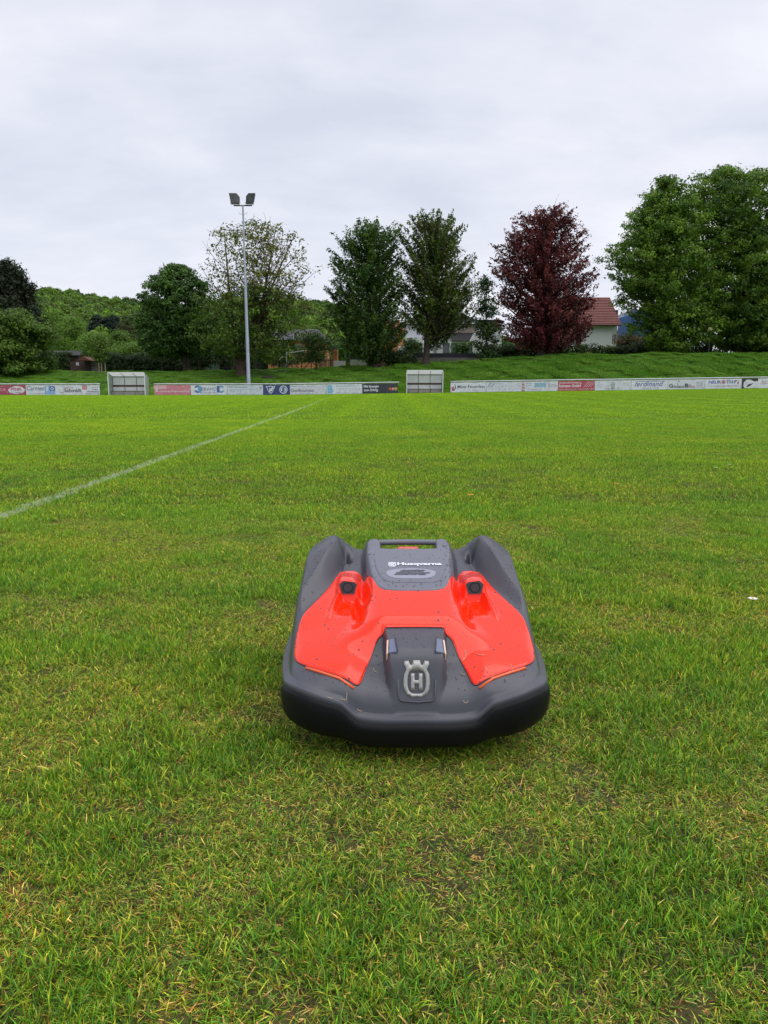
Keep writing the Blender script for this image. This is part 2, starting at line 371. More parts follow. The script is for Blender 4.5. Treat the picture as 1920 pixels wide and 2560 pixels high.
MX, MY = 0.0570, 1.245            # mower: middle of its front edge on the ground
def build_grass():
    gm = grass_mat('grass_blade', .16); gb = grass_mat('bank_grass_blade', .25, bank=True)
    rs = np.random.RandomState(5)
    S = .14; near = []
    for i in range(12):
        pal, n, hh, lean = ((PAL_LUSH, 2000, (.009, .026), (.78, .45)), (PAL_MID, 2100, (.008, .023), (.88, .45)), (PAL_DRY, 2100, (.007, .020), (1.0, .42)))[i//4]
        V, F, T = blades(rs, n, S*1.22, hh[0], hh[1], .0009, .0026, 3, pal, lean)
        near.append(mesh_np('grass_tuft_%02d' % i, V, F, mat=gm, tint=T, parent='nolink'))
    cn = proto_coll('near_grass', near)
    xs, ys = np.meshgrid(np.arange(-2.6, 2.6, S*.80), np.arange(.45, 4.2, S*.80))
    x = xs.ravel() + rs.uniform(-.03, .03, xs.size); y = ys.ravel() + rs.uniform(-.03, .03, xs.size)
    keep = (np.abs(x) < .62*y + .35); x, y = x[keep], y[keep]
    under = (np.abs(x - MX) < .17) & (y > MY + .14) & (y < MY + .53); x, y = x[~under], y[~under]
    nz = .51 + (fnoise(x*4.4 + 3, y*4.4, 11) - .5)*.75 + rs.normal(0, .10, len(x)); n2 = fnoise(x*1.1, y*1.1 + 9, 31)
    cat = np.where(nz > .60, 0, np.where(nz > .43, 1, 2))
    cat = np.where((cat == 2) & (n2 > .55), 1, cat)
    idx = cat*4 + rs.randint(0, 4, len(x))
    sc = rs.uniform(.88, 1.12, len(x)); hz = sc*(.95 + .22*(nz > .62))*(1 - .12*sstep(2.2, 4, y))
    d = np.minimum(np.abs(x - MX) - .24, 9); close = (np.abs(x - MX) < .27) & (y > MY - .02) & (y < MY + .6)
    hz = np.where(close & (y > MY + .03), hz*.72, hz)
    scatter('lawn_grass', np.stack([x, y, gz(x, y)], 1), np.stack([x*0, x*0, rs.uniform(0, 2*PI, len(x))], 1), np.stack([sc, sc, hz], 1), idx, cn, 'tufted mown lawn grass with straw-coloured patches around the mower')
    # middle distance
    S = .6; mid = []
    for i in range(9):
        pal, n = ((PAL_LUSH, 5200), (PAL_MID, 5200), (PAL_DRY, 5000))[i//3]
        if i//3 == 2: pal = [(24, G_LUSH, 0), (32, G_MID, 0), (24, G_YEL, .2), (10, G_STRAW, .6), (3, G_BRN, .8), (7, G_OLV, .2)]
        if i//3 == 1: pal = [(28, G_LUSH, 0), (28, G_MID, .05), (18, G_YEL, .2), (8, G_STRAW, .6), (4, G_BRN, .7), (10, G_OLV, .3)]
        V, F, T = blades(rs, n, S*1.08, .012, .030, .0022, .0044, 2, pal, (.65, .38))
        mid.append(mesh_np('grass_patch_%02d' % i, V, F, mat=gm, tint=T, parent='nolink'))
    cm = proto_coll('mid_grass', mid)
    xs, ys = np.meshgrid(np.arange(-11, 11, S*.78), np.arange(4.1, 15.6, S*.78))
    x = xs.ravel() + rs.uniform(-.08, .08, xs.size); y = ys.ravel() + rs.uniform(-.08, .08, xs.size)
    keep = (np.abs(x) < .60*y + .8); x, y = x[keep], y[keep]
    nz = fnoise(x*1.3, y*1.3, 12); cat = np.where(nz > .56, 0, np.where(nz > .40, 1, 2))
    sc = rs.uniform(.9, 1.1, len(x))
    scatter('pitch_grass', np.stack([x, y, gz(x, y)], 1), np.stack([x*0, x*0, rs.uniform(0, 2*PI, len(x))], 1), np.stack([sc, sc, sc*rs.uniform(.85, 1.15, len(x))], 1), cat*3 + rs.randint(0, 3, len(x)), cm, 'short green grass of the sports pitch beyond the mower')
    # far pitch
    S = 2.5; far = []
    for i in range(6):
        V, F, T = blades(rs, 5200, S*1.03, .022, .046, .006, .011, 1, PAL_FAR, (.4, .3))
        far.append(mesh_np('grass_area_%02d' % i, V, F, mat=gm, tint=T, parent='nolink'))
    cf = proto_coll('far_grass', far)
    xs, ys = np.meshgrid(np.arange(-44, 44, S*.88), np.arange(16.2, 63.6, S*.88))
    x = xs.ravel() + rs.uniform(-.2, .2, xs.size); y = ys.ravel() + rs.uniform(-.2, .2, xs.size)
    keep = (np.abs(x) < .58*y + 3) & (y < 62.9); x, y = x[keep], y[keep]
    scatter('far_pitch_grass', np.stack([x, y, gz(x, y)], 1), np.stack([x*0, np.arctan(-(gz(x + .5, y) - gz(x - .5, y))), rs.uniform(0, 2*PI, len(x))*0], 1), np.ones((len(x), 3)), rs.randint(0, 6, len(x)), cf, 'bright yellow-green mown grass on the far half of the pitch')
    # bank
    S = 1.6; bk = []
    for i in range(6):
        V, F, T = blades(rs, 4200, S*1.15, .08, .24, .014, .03, 2, PAL_BANK, (.5, .35))
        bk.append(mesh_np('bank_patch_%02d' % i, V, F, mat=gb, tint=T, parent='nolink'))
    cb = proto_coll('bank_grass', bk)
    xs, ys = np.meshgrid(np.arange(-52, 52, S*.8), np.arange(63.9, 92, S*.8))
    x = xs.ravel() + rs.uniform(-.3, .3, xs.size); y = ys.ravel() + rs.uniform(-.3, .3, xs.size)
    keep = (np.abs(x) < .60*y); x, y = x[keep], y[keep]
    e = .4; rx = np.arctan((gz(x, y + e) - gz(x, y - e))/(2*e)); ry = -np.arctan((gz(x + e, y) - gz(x - e, y))/(2*e))
    hs = .5 + .8*sstep(.4, .75, fnoise(x*.7, y*.9, 21))
    hs = hs*(.5 + .5*sstep(-14, 2, x))
    scatter('bank_grass', np.stack([x, y, gz(x, y)], 1), np.stack([rx, ry, x*0], 1), np.stack([x*0 + 1, x*0 + 1, hs], 1), rs.randint(0, 6, len(x)), cb, 'longer dark green grass on the bank behind the advertising boards')
build_grass()

# ------------------------------------------------------------------ trees
M_BARK = pmat('bark', (.055, .042, .032), .9, var=.4, scale=3, bump=.6, bscale=12)
M_BARK_R = pmat('bark_red', (.09, .055, .04), .9, var=.4, scale=3, bump=.6, bscale=12)
M_LEAF = leaf_mat('leaf', bright=1.12)
def leaves_np(rs, C, D, nper, spread, lsize, cols, along=0., up=.2, elong=1.6, droop=0.):
    """C (k,3) cluster centres, D (k,3) outward unit dirs -> leaf quads facing out of their cluster"""
    k = len(C); n = k*nper
    ci = np.repeat(np.arange(k), nper)
    g = rs.normal(0, 1, (n, 3)); gl = np.linalg.norm(g, axis=1)[:, None]; g = g/gl*np.minimum(gl, 1.75)
    off = g*spread*rs.uniform(.65, 1.3, (k, 1))[ci]
    off[:, 2] *= .58
    if along: off += D[ci]*(rs.uniform(-1, 1, (n, 1))*along)
    if droop: off[:, 2] -= droop*np.abs(rs.normal(0, 1, n))
    P = C[ci] + off
    s = rs.uniform(.6, 1.3, n)*lsize
    nn = g*.55 + D[ci]*.35 + rs.normal(0, .55, (n, 3)); nn[:, 2] += .55; nn /= np.linalg.norm(nn, axis=1)[:, None] + 1e-9
    a = D[ci]*.8 + rs.normal(0, .6, (n, 3)); a[:, 2] += up*rs.uniform(-1, 1, n); a -= nn*(a*nn).sum(1)[:, None]; a /= np.linalg.norm(a, axis=1)[:, None] + 1e-9
    b_ = np.cross(nn, a)
    A = a*(s*elong*.5)[:, None]; B = b_*(s*.5)[:, None]
    V = np.stack([P - A, P + B*.9 - A*.1, P + A, P - B*.9 - A*.1], 1).reshape(-1, 3)
    F = np.arange(n*4).reshape(-1, 4)
    cc = cols[rs.randint(0, len(cols), k)]*rs.uniform(.75, 1.25, (k, 1))
    T = cc[ci]*rs.uniform(.75, 1.25, (n, 1)); T = np.repeat(T, 4, 0)
    return V, F, T

def envelope(rs, rows, Y, n, shell=.55, seed=0, gaps=.5, depth=.85, nscale=.35):
    """random points inside a crown given by rows (py, xl, xr) in photo pixels at distance Y"""
    rows = sorted(rows); pys = np.array([r[0] for r in rows], float)
    zs = np.array([wz(p, Y) for p in pys]); xl = np.array([wx(r[1], Y, z) for r, z in zip(rows, zs)]); xr = np.array([wx(r[2], Y, z) for r, z in zip(rows, zs)])
    o = np.argsort(zs); zs, xl, xr = zs[o], xl[o], xr[o]
    if zs[-1] - zs[0] > 7: zs = zs[0] + (zs - zs[0])*(1 - .6/(zs[-1] - zs[0]))
    out = []; dirs = []; tot = 0
    T = np.random.RandomState(seed + 77).uniform(0, 100, 3)
    while tot < n:
        m_ = n*3
        z = rs.uniform(zs[0], zs[-1], m_); w = np.interp(z, zs, xr - xl)/2; c = np.interp(z, zs, xr + xl)/2
        k = rs.rand(m_) < w/w.max()
        z, w, c = z[k], w[k], c[k]; m2 = len(z)
        ph = rs.uniform(0, 2*PI, m2); r = rs.rand(m2)**(1 - shell*.62)
        lob = 1 + .10*np.sin(ph*3 + z*1.1 + T[0]) + .08*np.sin(ph*5 - z*1.7 + T[1])
        lo2 = 1 + .11*np.sin(z*2.3 + ph*2 + T[2]) + .09*np.sin(z*4.1 - ph*3 + T[0]); rr = w*r*np.clip(lob*lo2, .72, 1.15)
        x = c + rr*np.cos(ph); y = Y + rr*np.sin(ph)*depth
        if gaps:
            g = np.sin(x*nscale*6.1 + T[0] + z*1.3)*np.sin(y*nscale*5.3 + T[1] - z*.9) + np.sin(z*nscale*7.9 + T[2] + x*1.1)*.8
            k = (g > -1.1 + gaps*1.1*rs.rand(m2)*1.6)
            x, y, z, c, w, r = x[k], y[k], z[k], c[k], w[k], r[k]
        d = np.stack([(x - c)/np.maximum(w, .2), (y - Y)/np.maximum(w, .2), np.full(len(x), .35)], 1); d /= np.linalg.norm(d, axis=1)[:, None] + 1e-9
        out.append(np.stack([x, y, z], 1)); dirs.append(d); tot += len(x)
    return np.concatenate(out)[:n], np.concatenate(dirs)[:n], (zs, xl, xr)

def tube_tree(mb, p0, p1, r0, r1, rs, bend=.12, seg=5, sides=5, sag=0.):
    p0, p1 = Vector(p0), Vector(p1); L_ = (p1 - p0).length
    o1 = Vector(rs.normal(0, bend*L_*.5, 3)); pts = []; rr = []
    for i in range(seg + 1):
        t = i/seg; p = p0.lerp(p1, t) + o1*math.sin(PI*t) + Vector((0, 0, sag*L_*math.sin(PI*t))); pts.append(p); rr.append(r0 + (r1 - r0)*t)
    mb.tube(pts, rr, sides, cap=False); return pts

def tree(name, label, rows, Y, trunks, nclu, nper, cols, spread=.55, lsize=.17, seed=1, gaps=.5, shell=.55, along=0., branches=60, twig=0, br=.05, group=None,
         bark=None, cat='tree', depth=.85, elong=1.6, rows2=None, n2=0, per2=0, droop=0., up=.2, base_dz=0., low=.25, sag=-.06, cols2=None, rise=None):
    rs = np.random.RandomState(seed); bark = bark or M_BARK
    C, D, (zs, xl, xr) = envelope(rs, rows, Y, nclu, shell, seed, gaps, depth)
    if rise is not None: D[:, 2] = rise*rs.uniform(.6, 1.4, len(D)); D /= np.linalg.norm(D, axis=1)[:, None]
    tx = wx(trunks[0][0], Y, 2); base = Vector((tx, Y, float(gz(tx, Y)) + base_dz))
    root = tag(empty(name, base), label, cat, group)
    ztop = zs[-1]; zb = zs[0]
    mb = MB(); axes = []
    for (tpx, r0, topf, toppx) in trunks:
        x0 = wx(tpx, Y, 2); p0 = Vector((x0, Y + rs.uniform(-.2, .2), float(gz(x0, Y)) - .1)); z1 = zb + (ztop - zb)*topf
        p1 = Vector((wx(toppx, Y, z1), Y, z1)); 
        pts = tube_tree(mb, p0, p1, r0, r0*.12, rs, .03, 12, 8); axes.append((pts, r0))
        mb.tube([p0, p0 + Vector((0, 0, .5))], [r0*1.5, r0], 8, cap=False)
    bmb = MB()
    ends = C[rs.choice(len(C), min(branches, len(C)), replace=False)]
    for e in ends:
        pts, r0 = min(axes, key=lambda a: abs(a[0][0].x - e[0]) + rs.uniform(0, .5)) if len(axes) > 1 else axes[0]
        h0 = pts[0].z; H_ = pts[-1].z - h0; dist = math.hypot(e[0] - pts[0].x, e[1] - Y)
        zt = max(h0 + low*H_, e[2] - dist*rs.uniform(.5, 1.1)); t = min(max((zt - h0)/H_, .08), .95)
        fi = t*(len(pts) - 1); i0 = int(fi); s = pts[i0].lerp(pts[min(i0 + 1, len(pts) - 1)], fi - i0)
        rb = max(.02, r0*(1 - t)*.38*min(1, dist/3 + .3))
        q = tube_tree(bmb, s, e, rb, .018, rs, .10, 6, 4, sag)
        for _ in range(twig):
            j = rs.randint(2, 6); L_ = rs.uniform(.6, 1.8); dv = (Vector(e) - s).normalized() + Vector(rs.normal(0, .5, 3)); dv.z += .3
            tube_tree(bmb, q[j], q[j] + dv.normalized()*L_, .02, .01, rs, .15, 3, 3)
    inv = Matrix.Translation(-base)
    def fin(m_, nm, mat_):
        if not m_.v: return None
        o = m_.build(nm, mat_, root, smooth=True); o.data.transform(inv); return o
    tr = fin(mb, 'trunk', bark); bo = fin(bmb, 'branches', bark)
    if bo: bo['kind'] = 'stuff'
    V, F, T = leaves_np(rs, C, D, nper, spread, lsize, np.array(cols), along, up, elong, droop)
    if rows2:
        C2, D2, _ = envelope(rs, rows2, Y, n2, shell, seed + 5, max(gaps, .45), depth)
        V2, F2, T2 = leaves_np(rs, C2, D2, per2, spread, lsize, np.array(cols2 or cols), along, up, elong, droop)
        F = np.concatenate([F, F2 + len(V)]); V = np.concatenate([V, V2]); T = np.concatenate([T, T2])
    mesh_np('crown', V - np.array(base), F, mat=M_LEAF, parent=root, tint=T)
    return root

GR_DARK = [(.036, .068, .016), (.052, .095, .020), (.028, .052, .013)]
GR_MAPLE = [(.046, .100, .018), (.034, .074, .014), (.068, .138, .022)]
GR_OLIVE = [(.080, .135, .020), (.058, .100, .018), (.115, .17, .026)]
GR_LIGHT = [(.10, .18, .025), (.13, .22, .03), (.075, .14, .02)]
GR_LIME = [(.090, .165, .018), (.135, .215, .024), (.055, .108, .014)]
COPPER = [(.095, .016, .022), (.145, .026, .032), (.06, .013, .018), (.17, .045, .045)]
CONIF = [(.018, .035, .016), (.026, .045, .018), (.03, .035, .016)]

def build_trees():
    tree('maple_tree', 'round dense dark green tree left of the tall floodlight pole', [(645,428,445),(662,385,472),(700,362,520),(740,348,540),(780,338,545),(830,335,545),(870,350,530),(892,392,500)],
         80, [(466, .28, .75, 445), (474, .2, .5, 470)], 1000, 44, GR_MAPLE, .36, .20, 11, gaps=.5, branches=50, elong=1.3)
    tree('sparse_tree', 'sparse half-bare tall tree standing behind the floodlight pole', [(540,585,700),(565,520,735),(620,503,775),(680,508,785),(740,512,770),(775,505,780)],
         74, [(606, .42, .25, 612), (598, .2, .95, 560), (612, .22, .95, 690), (604, .2, .9, 740)], 700, 9, [(.15,.18,.03),(.19,.20,.04),(.09,.13,.02),(.17,.13,.05)], .34, .17, 12, gaps=.35, shell=.6, branches=150, twig=2, bark=M_BARK_R,
         rows2=[(700,600,730),(740,500,765),(790,478,775),(840,480,755),(875,495,725),(897,570,680)], n2=620, per2=26, low=.15, cols2=GR_OLIVE + GR_LIME + [(.14,.20,.03)])
    tree('hornbeam_tree', 'tall green tree with two trunks left of the white house', [(555,872,982),(585,850,1000),(640,838,1004),(700,828,1008),(750,822,1015),(810,826,1015),(870,850,1005),(898,885,965)],
         76.5, [(937, .30, .93, 925), (954, .22, .85, 960)], 1020, 44, GR_OLIVE[:2] + GR_DARK[:2] + [(.04,.10,.02)], .17, .15, 13, gaps=.55, rise=1.1, along=.85, branches=110, twig=1, elong=1.9, up=.5)
    tree('hornbeam_tree', 'upswept thin-leaved tree right of the two-trunk tree, before the white house', [(532,1038,1125),(556,1008,1155),(620,998,1168),(680,1003,1180),(740,1008,1187),(790,1020,1182),(830,1035,1150),(858,1045,1110)],
         77.5, [(1064, .36, .95, 1080)], 880, 36, GR_OLIVE + [(.10,.10,.025),(.07,.085,.022)], .13, .15, 14, gaps=.55, rise=1.2, along=.95, branches=200, twig=2, elong=2.1, up=.6, low=.18)
    tree('slender_tree', 'slender young dark tree beside the red-leaved tree', [(668,1213,1221),(700,1192,1235),(750,1192,1240),(800,1192,1238),(840,1186,1252),(880,1188,1250),(903,1205,1238)],
         79, [(1216, .12, .97, 1218)], 150, 34, GR_DARK + [(.03,.09,.03)], .36, .15, 15, gaps=.6, branches=50, elong=1.7)
    tree('copper_beech', 'large dark red-leaved tree before the white barn', [(508,1350,1412),(530,1305,1432),(570,1270,1448),(610,1248,1458),(650,1236,1470),(700,1234,1482),(760,1242,1472),(810,1242,1482),(850,1254,1474),(872,1300,1425)],
         80, [(1352, .45, .96, 1372)], 1400, 36, COPPER, .19, .16, 16, gaps=.35, rise=.6, along=.75, branches=120, twig=1, elong=1.8, low=.2)
    tree('lime_tree', 'leftmost of the huge green trees at the right, beside the blue house', [(432,1648,1690),(480,1602,1735),(540,1562,1760),(600,1537,1770),(650,1520,1780),(720,1530,1785),(780,1572,1790),(840,1592,1782),(880,1620,1745)],
         82, [(1684, .42, .9, 1665)], 1900, 42, GR_LIME, .30, .19, 17, gaps=.5, along=.45, branches=80, elong=1.4, group='huge green trees at the right')
    tree('lime_tree', 'tallest of the huge green trees, at the right edge of the photo', [(410,1778,1860),(426,1748,1915),(450,1712,1970),(490,1690,1990),(540,1682,2000),(620,1682,2040),(700,1700,2050),(800,1702,2030),(868,1745,2000)],
         85, [(1768, .40, .7, 1800), (1850, .40, .9, 1850)], 2600, 42, GR_LIME + GR_LIME + GR_MAPLE[:1], .32, .20, 18, gaps=.45, along=.45, branches=80, elong=1.4, group='huge green trees at the right')
    tree('dark_tree', 'dark low tree filling the right edge below the huge trees', [(700,1850,2050),(760,1820,2080),(830,1810,2080),(888,1815,2080)],
         88, [(1890, .3, .7, 1900)], 520, 70, GR_DARK, .6, .23, 19, gaps=.2, branches=20)
    tree('broad_tree', 'low broad green tree at the left edge below the dark conifer', [(783,-50,60),(800,-90,92),(840,-110,114),(880,-115,120),(924,-110,116)],
         76, [(20, .3, .6, 20)], 740, 70, GR_LIME + GR_LIGHT[:1] + GR_DARK[:1], .5, .20, 20, gaps=.25, branches=20, elong=1.3)
    tree('weeping_conifer', 'dark drooping conifer with two tips at the left edge', [(642,28,42),(668,18,56),(700,4,76),(740,-25,92),(800,-60,108),(860,-70,115)],
         90, [(36, .35, 1.0, 36), (8, .3, .92, 10)], 520, 50, CONIF, .5, .19, 21, gaps=.35, droop=.5, elong=2.0, branches=40, rows2=[(646,6,20),(680,-10,28),(730,-40,50)], n2=110, per2=40, sag=.05)
    tree('apple_tree', 'small dark tree on the bank before the grey tiled house', [(832,770,800),(850,748,830),(880,745,838),(898,760,822)], 75, [(791, .10, .7, 790)], 110, 30, GR_DARK + GR_MAPLE[:1], .35, .13, 22, gaps=.45, branches=14, low=.3)
    tree('staked_tree', 'young tree tied between wooden stakes behind the left dugout', [(842,238,262),(860,230,268),(880,228,270),(902,238,264)], 76.5, [(250, .05, .6, 250)], 80, 30, GR_LIGHT[:1] + GR_OLIVE, .3, .12, 23, gaps=.4, branches=10, low=.3)
    # bushes and smaller trees between pitch and hill
    bush_specs = [
        ('pale green bushy tree left of the three dark firs', [(795,150,205),(830,130,225),(875,125,235),(905,130,232)], 108, GR_LIME + GR_LIGHT[:1], 31, 260),
        ('rounded green tree behind the ivy-covered shed', [(770,100,150),(800,85,170),(850,80,180),(890,90,170)], 118, GR_LIME, 32, 240),
        ('light green bushy tree right of the young staked tree', [(836,215,270),(855,190,300),(885,190,310),(905,195,305)], 100, GR_LIGHT + GR_LIME[:1], 33, 240),
        ('pointed light green tree behind the dark clipped hedge', [(830,290,312),(850,275,330),(880,262,342),(900,262,345)], 98, GR_LIGHT + GR_LIME, 34, 200),
        ('wide pale shrub rising over the dark clipped hedge', [(862,300,370),(878,270,392),(900,262,398)], 92, GR_LIGHT, 35, 200),
        ('yellowish shrub right of the sparse tree, by the garden fence', [(862,690,710),(880,672,722),(905,668,728)], 84, GR_LIME + [(.16,.15,.05)], 36, 90),
        ('dark rounded shrub before the orange house wall', [(862,612,690),(872,600,790),(905,600,820)], 92, GR_DARK, 37, 260),
        ('low dark shrub at the foot of the two-trunk tree', [(880,965,1020),(893,950,1035),(913,950,1037)], 78.5, GR_DARK, 38, 120),
        ('small round bush before the dark veranda windows', [(862,1148,1160),(872,1140,1166),(886,1138,1168)], 86, GR_MAPLE, 39, 40),
        ('green bush between white house and two-trunk tree', [(850,1020,1035),(868,1015,1045),(888,1014,1046)], 86, GR_MAPLE, 40, 50),
        ('orange-tinged bush before the blue house', [(836,1555,1580),(848,1545,1600),(866,1543,1602)], 95, GR_DARK + [(.25,.08,.03)], 41, 70),
        ('dark bush under the sparse tree, left of the pole', [(850,500,560),(880,490,600),(908,500,600)], 88, GR_DARK + GR_MAPLE[:1], 42, 140),
        ('dark bush at the foot of the huge trees beside the hedge', [(850,1600,1660),(870,1590,1760),(890,1595,1830)], 84.5, GR_DARK, 43, 220),
        ('brownish-green tree in the gap left of the round dark tree', [(790,300,330),(830,292,350),(880,290,350)], 112, [(.07,.06,.025),(.05,.06,.02)], 44, 120),
        ('pale tree right of the sparse tree, before the distant hill', [(765,720,755),(790,705,775),(830,700,790),(868,700,780)], 126, GR_LIME + GR_LIGHT[:1], 45, 190),
    ]
    for lab, rows, Y, cols, sd, n in bush_specs:
        cxp = sum(rows[-1][1:])/2
        tree('bush', lab, rows, Y, [(cxp, .12, .5, cxp)], n, 40, cols, .45, .17, sd, gaps=.3, branches=8, cat='bush', elong=1.3)
    # three dark firs standing out on the slope
    for i, (cx, top, half, bot, lab) in enumerate(((242, 790, 22, 850, 'broadest of the three dark firs on the wooded slope'), (270, 797, 14, 850, 'middle and narrowest of the three dark firs on the slope'), (285, 792, 18, 850, 'rightmost of the three dark firs on the wooded slope'))):
        tree('fir_tree', lab, [(top, cx - 1, cx + 1), (top + 12, cx - half*.4, cx + half*.4), (top + 30, cx - half*.75, cx + half*.75), (bot, cx - half, cx + half)], 165, [(cx, .3, .98, cx)], 200, 34, [(.012, .03, .018), (.016, .036, .02)], .6, .30, 50 + i, gaps=.2, branches=12, group='dark firs on the wooded slope')
build_trees()

# hedges: clipped box-shaped shrubs
def hedge(label, px0, px1, ptop, pbot, Y, depth, cols, seed, n=500, lsize=.14, flowers=0):
    rs = np.random.RandomState(seed); x0, x1 = wx(px0, Y, 2), wx(px1, Y, 2); zt = wz(ptop, Y)
    xm = (x0 + x1)/2; zb = float(gz(xm, Y)) - .1
    root = tag(empty('hedge', (xm, Y, zb)), label, 'hedge')
    x = rs.uniform(x0, x1, n) - xm; y = rs.uniform(-depth/2, depth/2, n); z = rs.uniform(.1, zt - zb, n)
    z += np.where(z > (zt - zb)*.8, .12*np.sin(x*1.3 + seed), 0)
    C = np.stack([x, y, z], 1); D = np.stack([x*0, np.sign(y), x*0 + .4], 1)
    V, F, T = leaves_np(rs, C, D, 34, .30, lsize, np.array(cols), elong=1.4)
    mesh_np('foliage', V, F, mat=M_LEAF, parent=root, tint=T)
    mb = MB()
    for k in range(int((x1 - x0)/1.5)):
        xx = x0 - xm + .7 + k*1.5; mb.tube([(xx, 0, 0), (xx + .05, 0, (zt - zb)*.7)], [.04, .02], 5)
    mb.build('stems', M_BARK, root)['kind'] = 'stuff'
    if flowers:
        n2 = flowers; C = np.stack([rs.uniform(.25, .8, n2)*(x1 - x0) + x0 - xm, np.full(n2, -depth/2 - .25), rs.uniform(.2, (zt - zb)*.9, n2)], 1)
        V, F, T = leaves_np(rs, C, C*0 + np.array([0, -1, .2]), 3, .06, .12, np.array([(.6, .6, .5)]), elong=1.0)
        mesh_np('blossom', V, F, mat=M_LEAF, parent=root, tint=T)
hedge('long clipped hedge with pale blossom before the white barn', 1216, 1606, 866, 894, 86, 1.2, GR_OLIVE[:2] + GR_DARK, 61, 900, flowers=45)
hedge('tall dark clipped hedge behind the left dugout', 264, 400, 887, 926, 86, 1.6, [(.022, .045, .012), (.03, .06, .016)], 62, 620)
hedge('dark hedge between round tree and sparse tree', 400, 520, 893, 922, 87, 1.4, GR_DARK, 63, 300)
hedge('ivy-dark hedge at the far left below the broad tree', 60, 135, 893, 930, 84, 1.2, [(.02, .04, .012), (.028, .055, .014)], 64, 300)

# ------------------------------------------------------------------ wooded hill
def build_hill():
    RP = [-500, -100, 80, 130, 240, 330, 480, 640, 780, 830, 920, 1020, 1200, 1600, 2400]
    RY = [690, 704, 722, 728, 740, 757, 768, 764, 763, 764, 785, 850, 905, 912, 912]
    YR = 390.
    rx = np.array([(p - 960)/1920*YR for p in RP]); rz = np.array([wz(p, YR) for p in RY]) - 3
    xs = np.linspace(-330, 330, 90); ys = np.concatenate([np.linspace(128, 390, 40), np.linspace(400, 640, 10)])
    def hz(x, y):
        sc = np.where(y <= YR, YR/np.maximum(y, 1), 1.0)
        top = np.interp(x*sc*.8 + x*.2, rx, rz); t = np.clip((y - 128)/(YR - 128), 0, 1)
        t = t**1.12
        z = gz(x, 128) - .4 + (top - gz(x, 128))*t + 1.2*np.sin(x*.05 + y*.031)*np.sin(PI*t)*2
        return np.where(y > YR, z - (y - YR)*.12, z)
    X, Y = np.meshgrid(xs, ys); Z = hz(X, Y); nx = len(xs); ny = len(ys)
    i = np.arange((ny - 1)*(nx - 1)); a = (i//(nx - 1))*nx + i % (nx - 1)
    o = mesh_np('hill', np.stack([X.ravel(), Y.ravel(), Z.ravel()], 1), np.stack([a, a + 1, a + nx + 1, a + nx], 1), mat=pmat('forest_floor', (.03, .045, .015), .95, var=.5, scale=.2), smooth=True)
    tag(o, 'wooded hill rising behind the village at the left', kind='structure')
    rs = np.random.RandomState(8); protos = []
    m_leaf = leaf_mat('forest_leaf', .3, bright=1.5)
    for k in range(9):
        conif = k >= 7; n = 420
        u = rs.normal(0, 1, (n, 3)); u /= np.linalg.norm(u, axis=1)[:, None]; u[:, 2] = np.abs(u[:, 2]) - .15
        if conif:
            t = rs.rand(n); r = (1 - t)*2.3 + .15; ph = rs.uniform(0, 2*PI, n); C = np.stack([r*np.cos(ph), r*np.sin(ph), t*12.], 1); D = np.stack([np.cos(ph), np.sin(ph), ph*0 - .2], 1)
            V, F, T = leaves_np(rs, C, D, 5, .35, .7, np.array([(.018, .036, .02), (.026, .05, .022)]))
        else:
            l = 1 + .18*np.sin(u[:, 0]*4 + k) + .15*np.sin(u[:, 1]*5 + 2*k)
            C = u*np.array([4., 4., 4.6])*l[:, None]*rs.uniform(.75, 1.0, (n, 1)) + np.array([0, 0, 4.5]); D = u
            cols = [GR_LIME, GR_OLIVE, GR_LIGHT[2:] + GR_LIME, GR_OLIVE + [(.08, .085, .035)], GR_LIME, GR_MAPLE, GR_LIME + GR_LIGHT][k]
            V, F, T = leaves_np(rs, C, D, 6, .45, .62, np.array(cols)*.95, elong=1.2)
        protos.append(mesh_np('forest_crown_%d' % k, V, F, mat=m_leaf, tint=T, parent='nolink'))
    cc = proto_coll('forest', protos)
    pts = []; 
    for yy in np.arange(136, 402, 4.4):
        w = .56*yy + 12; stepx = 4.6
        x = np.arange(-w, min(w, 30 + .1*yy), stepx); x = x + rs.uniform(-2, 2, len(x)); y = yy + rs.uniform(-2.4, 2.4, len(x))
        z = hz(x, y); k = (z - gz(x, y)) > -1.0 + 0*x; pts.append(np.stack([x[k], y[k], z[k] - 1.0], 1))
    # the crest, a jagged row of conifers and broadleaf
    x = np.arange(-230, 60, 2.6); x = x + rs.uniform(-1.2, 1.2, len(x)); y = np.full(len(x), 391.) + rs.uniform(-3, 3, len(x))
    crest = np.stack([x, y, hz(x, y) + .5], 1)
    P = np.concatenate(pts); n1 = len(P); idx = rs.randint(0, 7, n1); idx = np.where(rs.rand(n1) < .035, 7 + rs.randint(0, 2, n1), idx)
    zsc = rs.uniform(.42, .86, n1)*np.where(idx >= 7, .7, 1); S = np.stack([zsc, zsc, zsc*rs.uniform(.8, 1.15, n1)], 1)
    n2 = len(crest); idx2 = np.where(rs.rand(n2) < .4, 7 + rs.randint(0, 2, n2), rs.randint(0, 7, n2)); s2 = rs.uniform(.28, .5, n2)
    P = np.concatenate([P, crest]); idx = np.concatenate([idx, idx2]); S = np.concatenate([S, np.stack([s2, s2, s2], 1)])
    scatter('forest', P, np.stack([P[:, 0]*0, P[:, 0]*0, rs.uniform(0, 2*PI, len(P))], 1), S, idx, cc, 'mixed green woodland covering the hill behind the village')
build_hill()

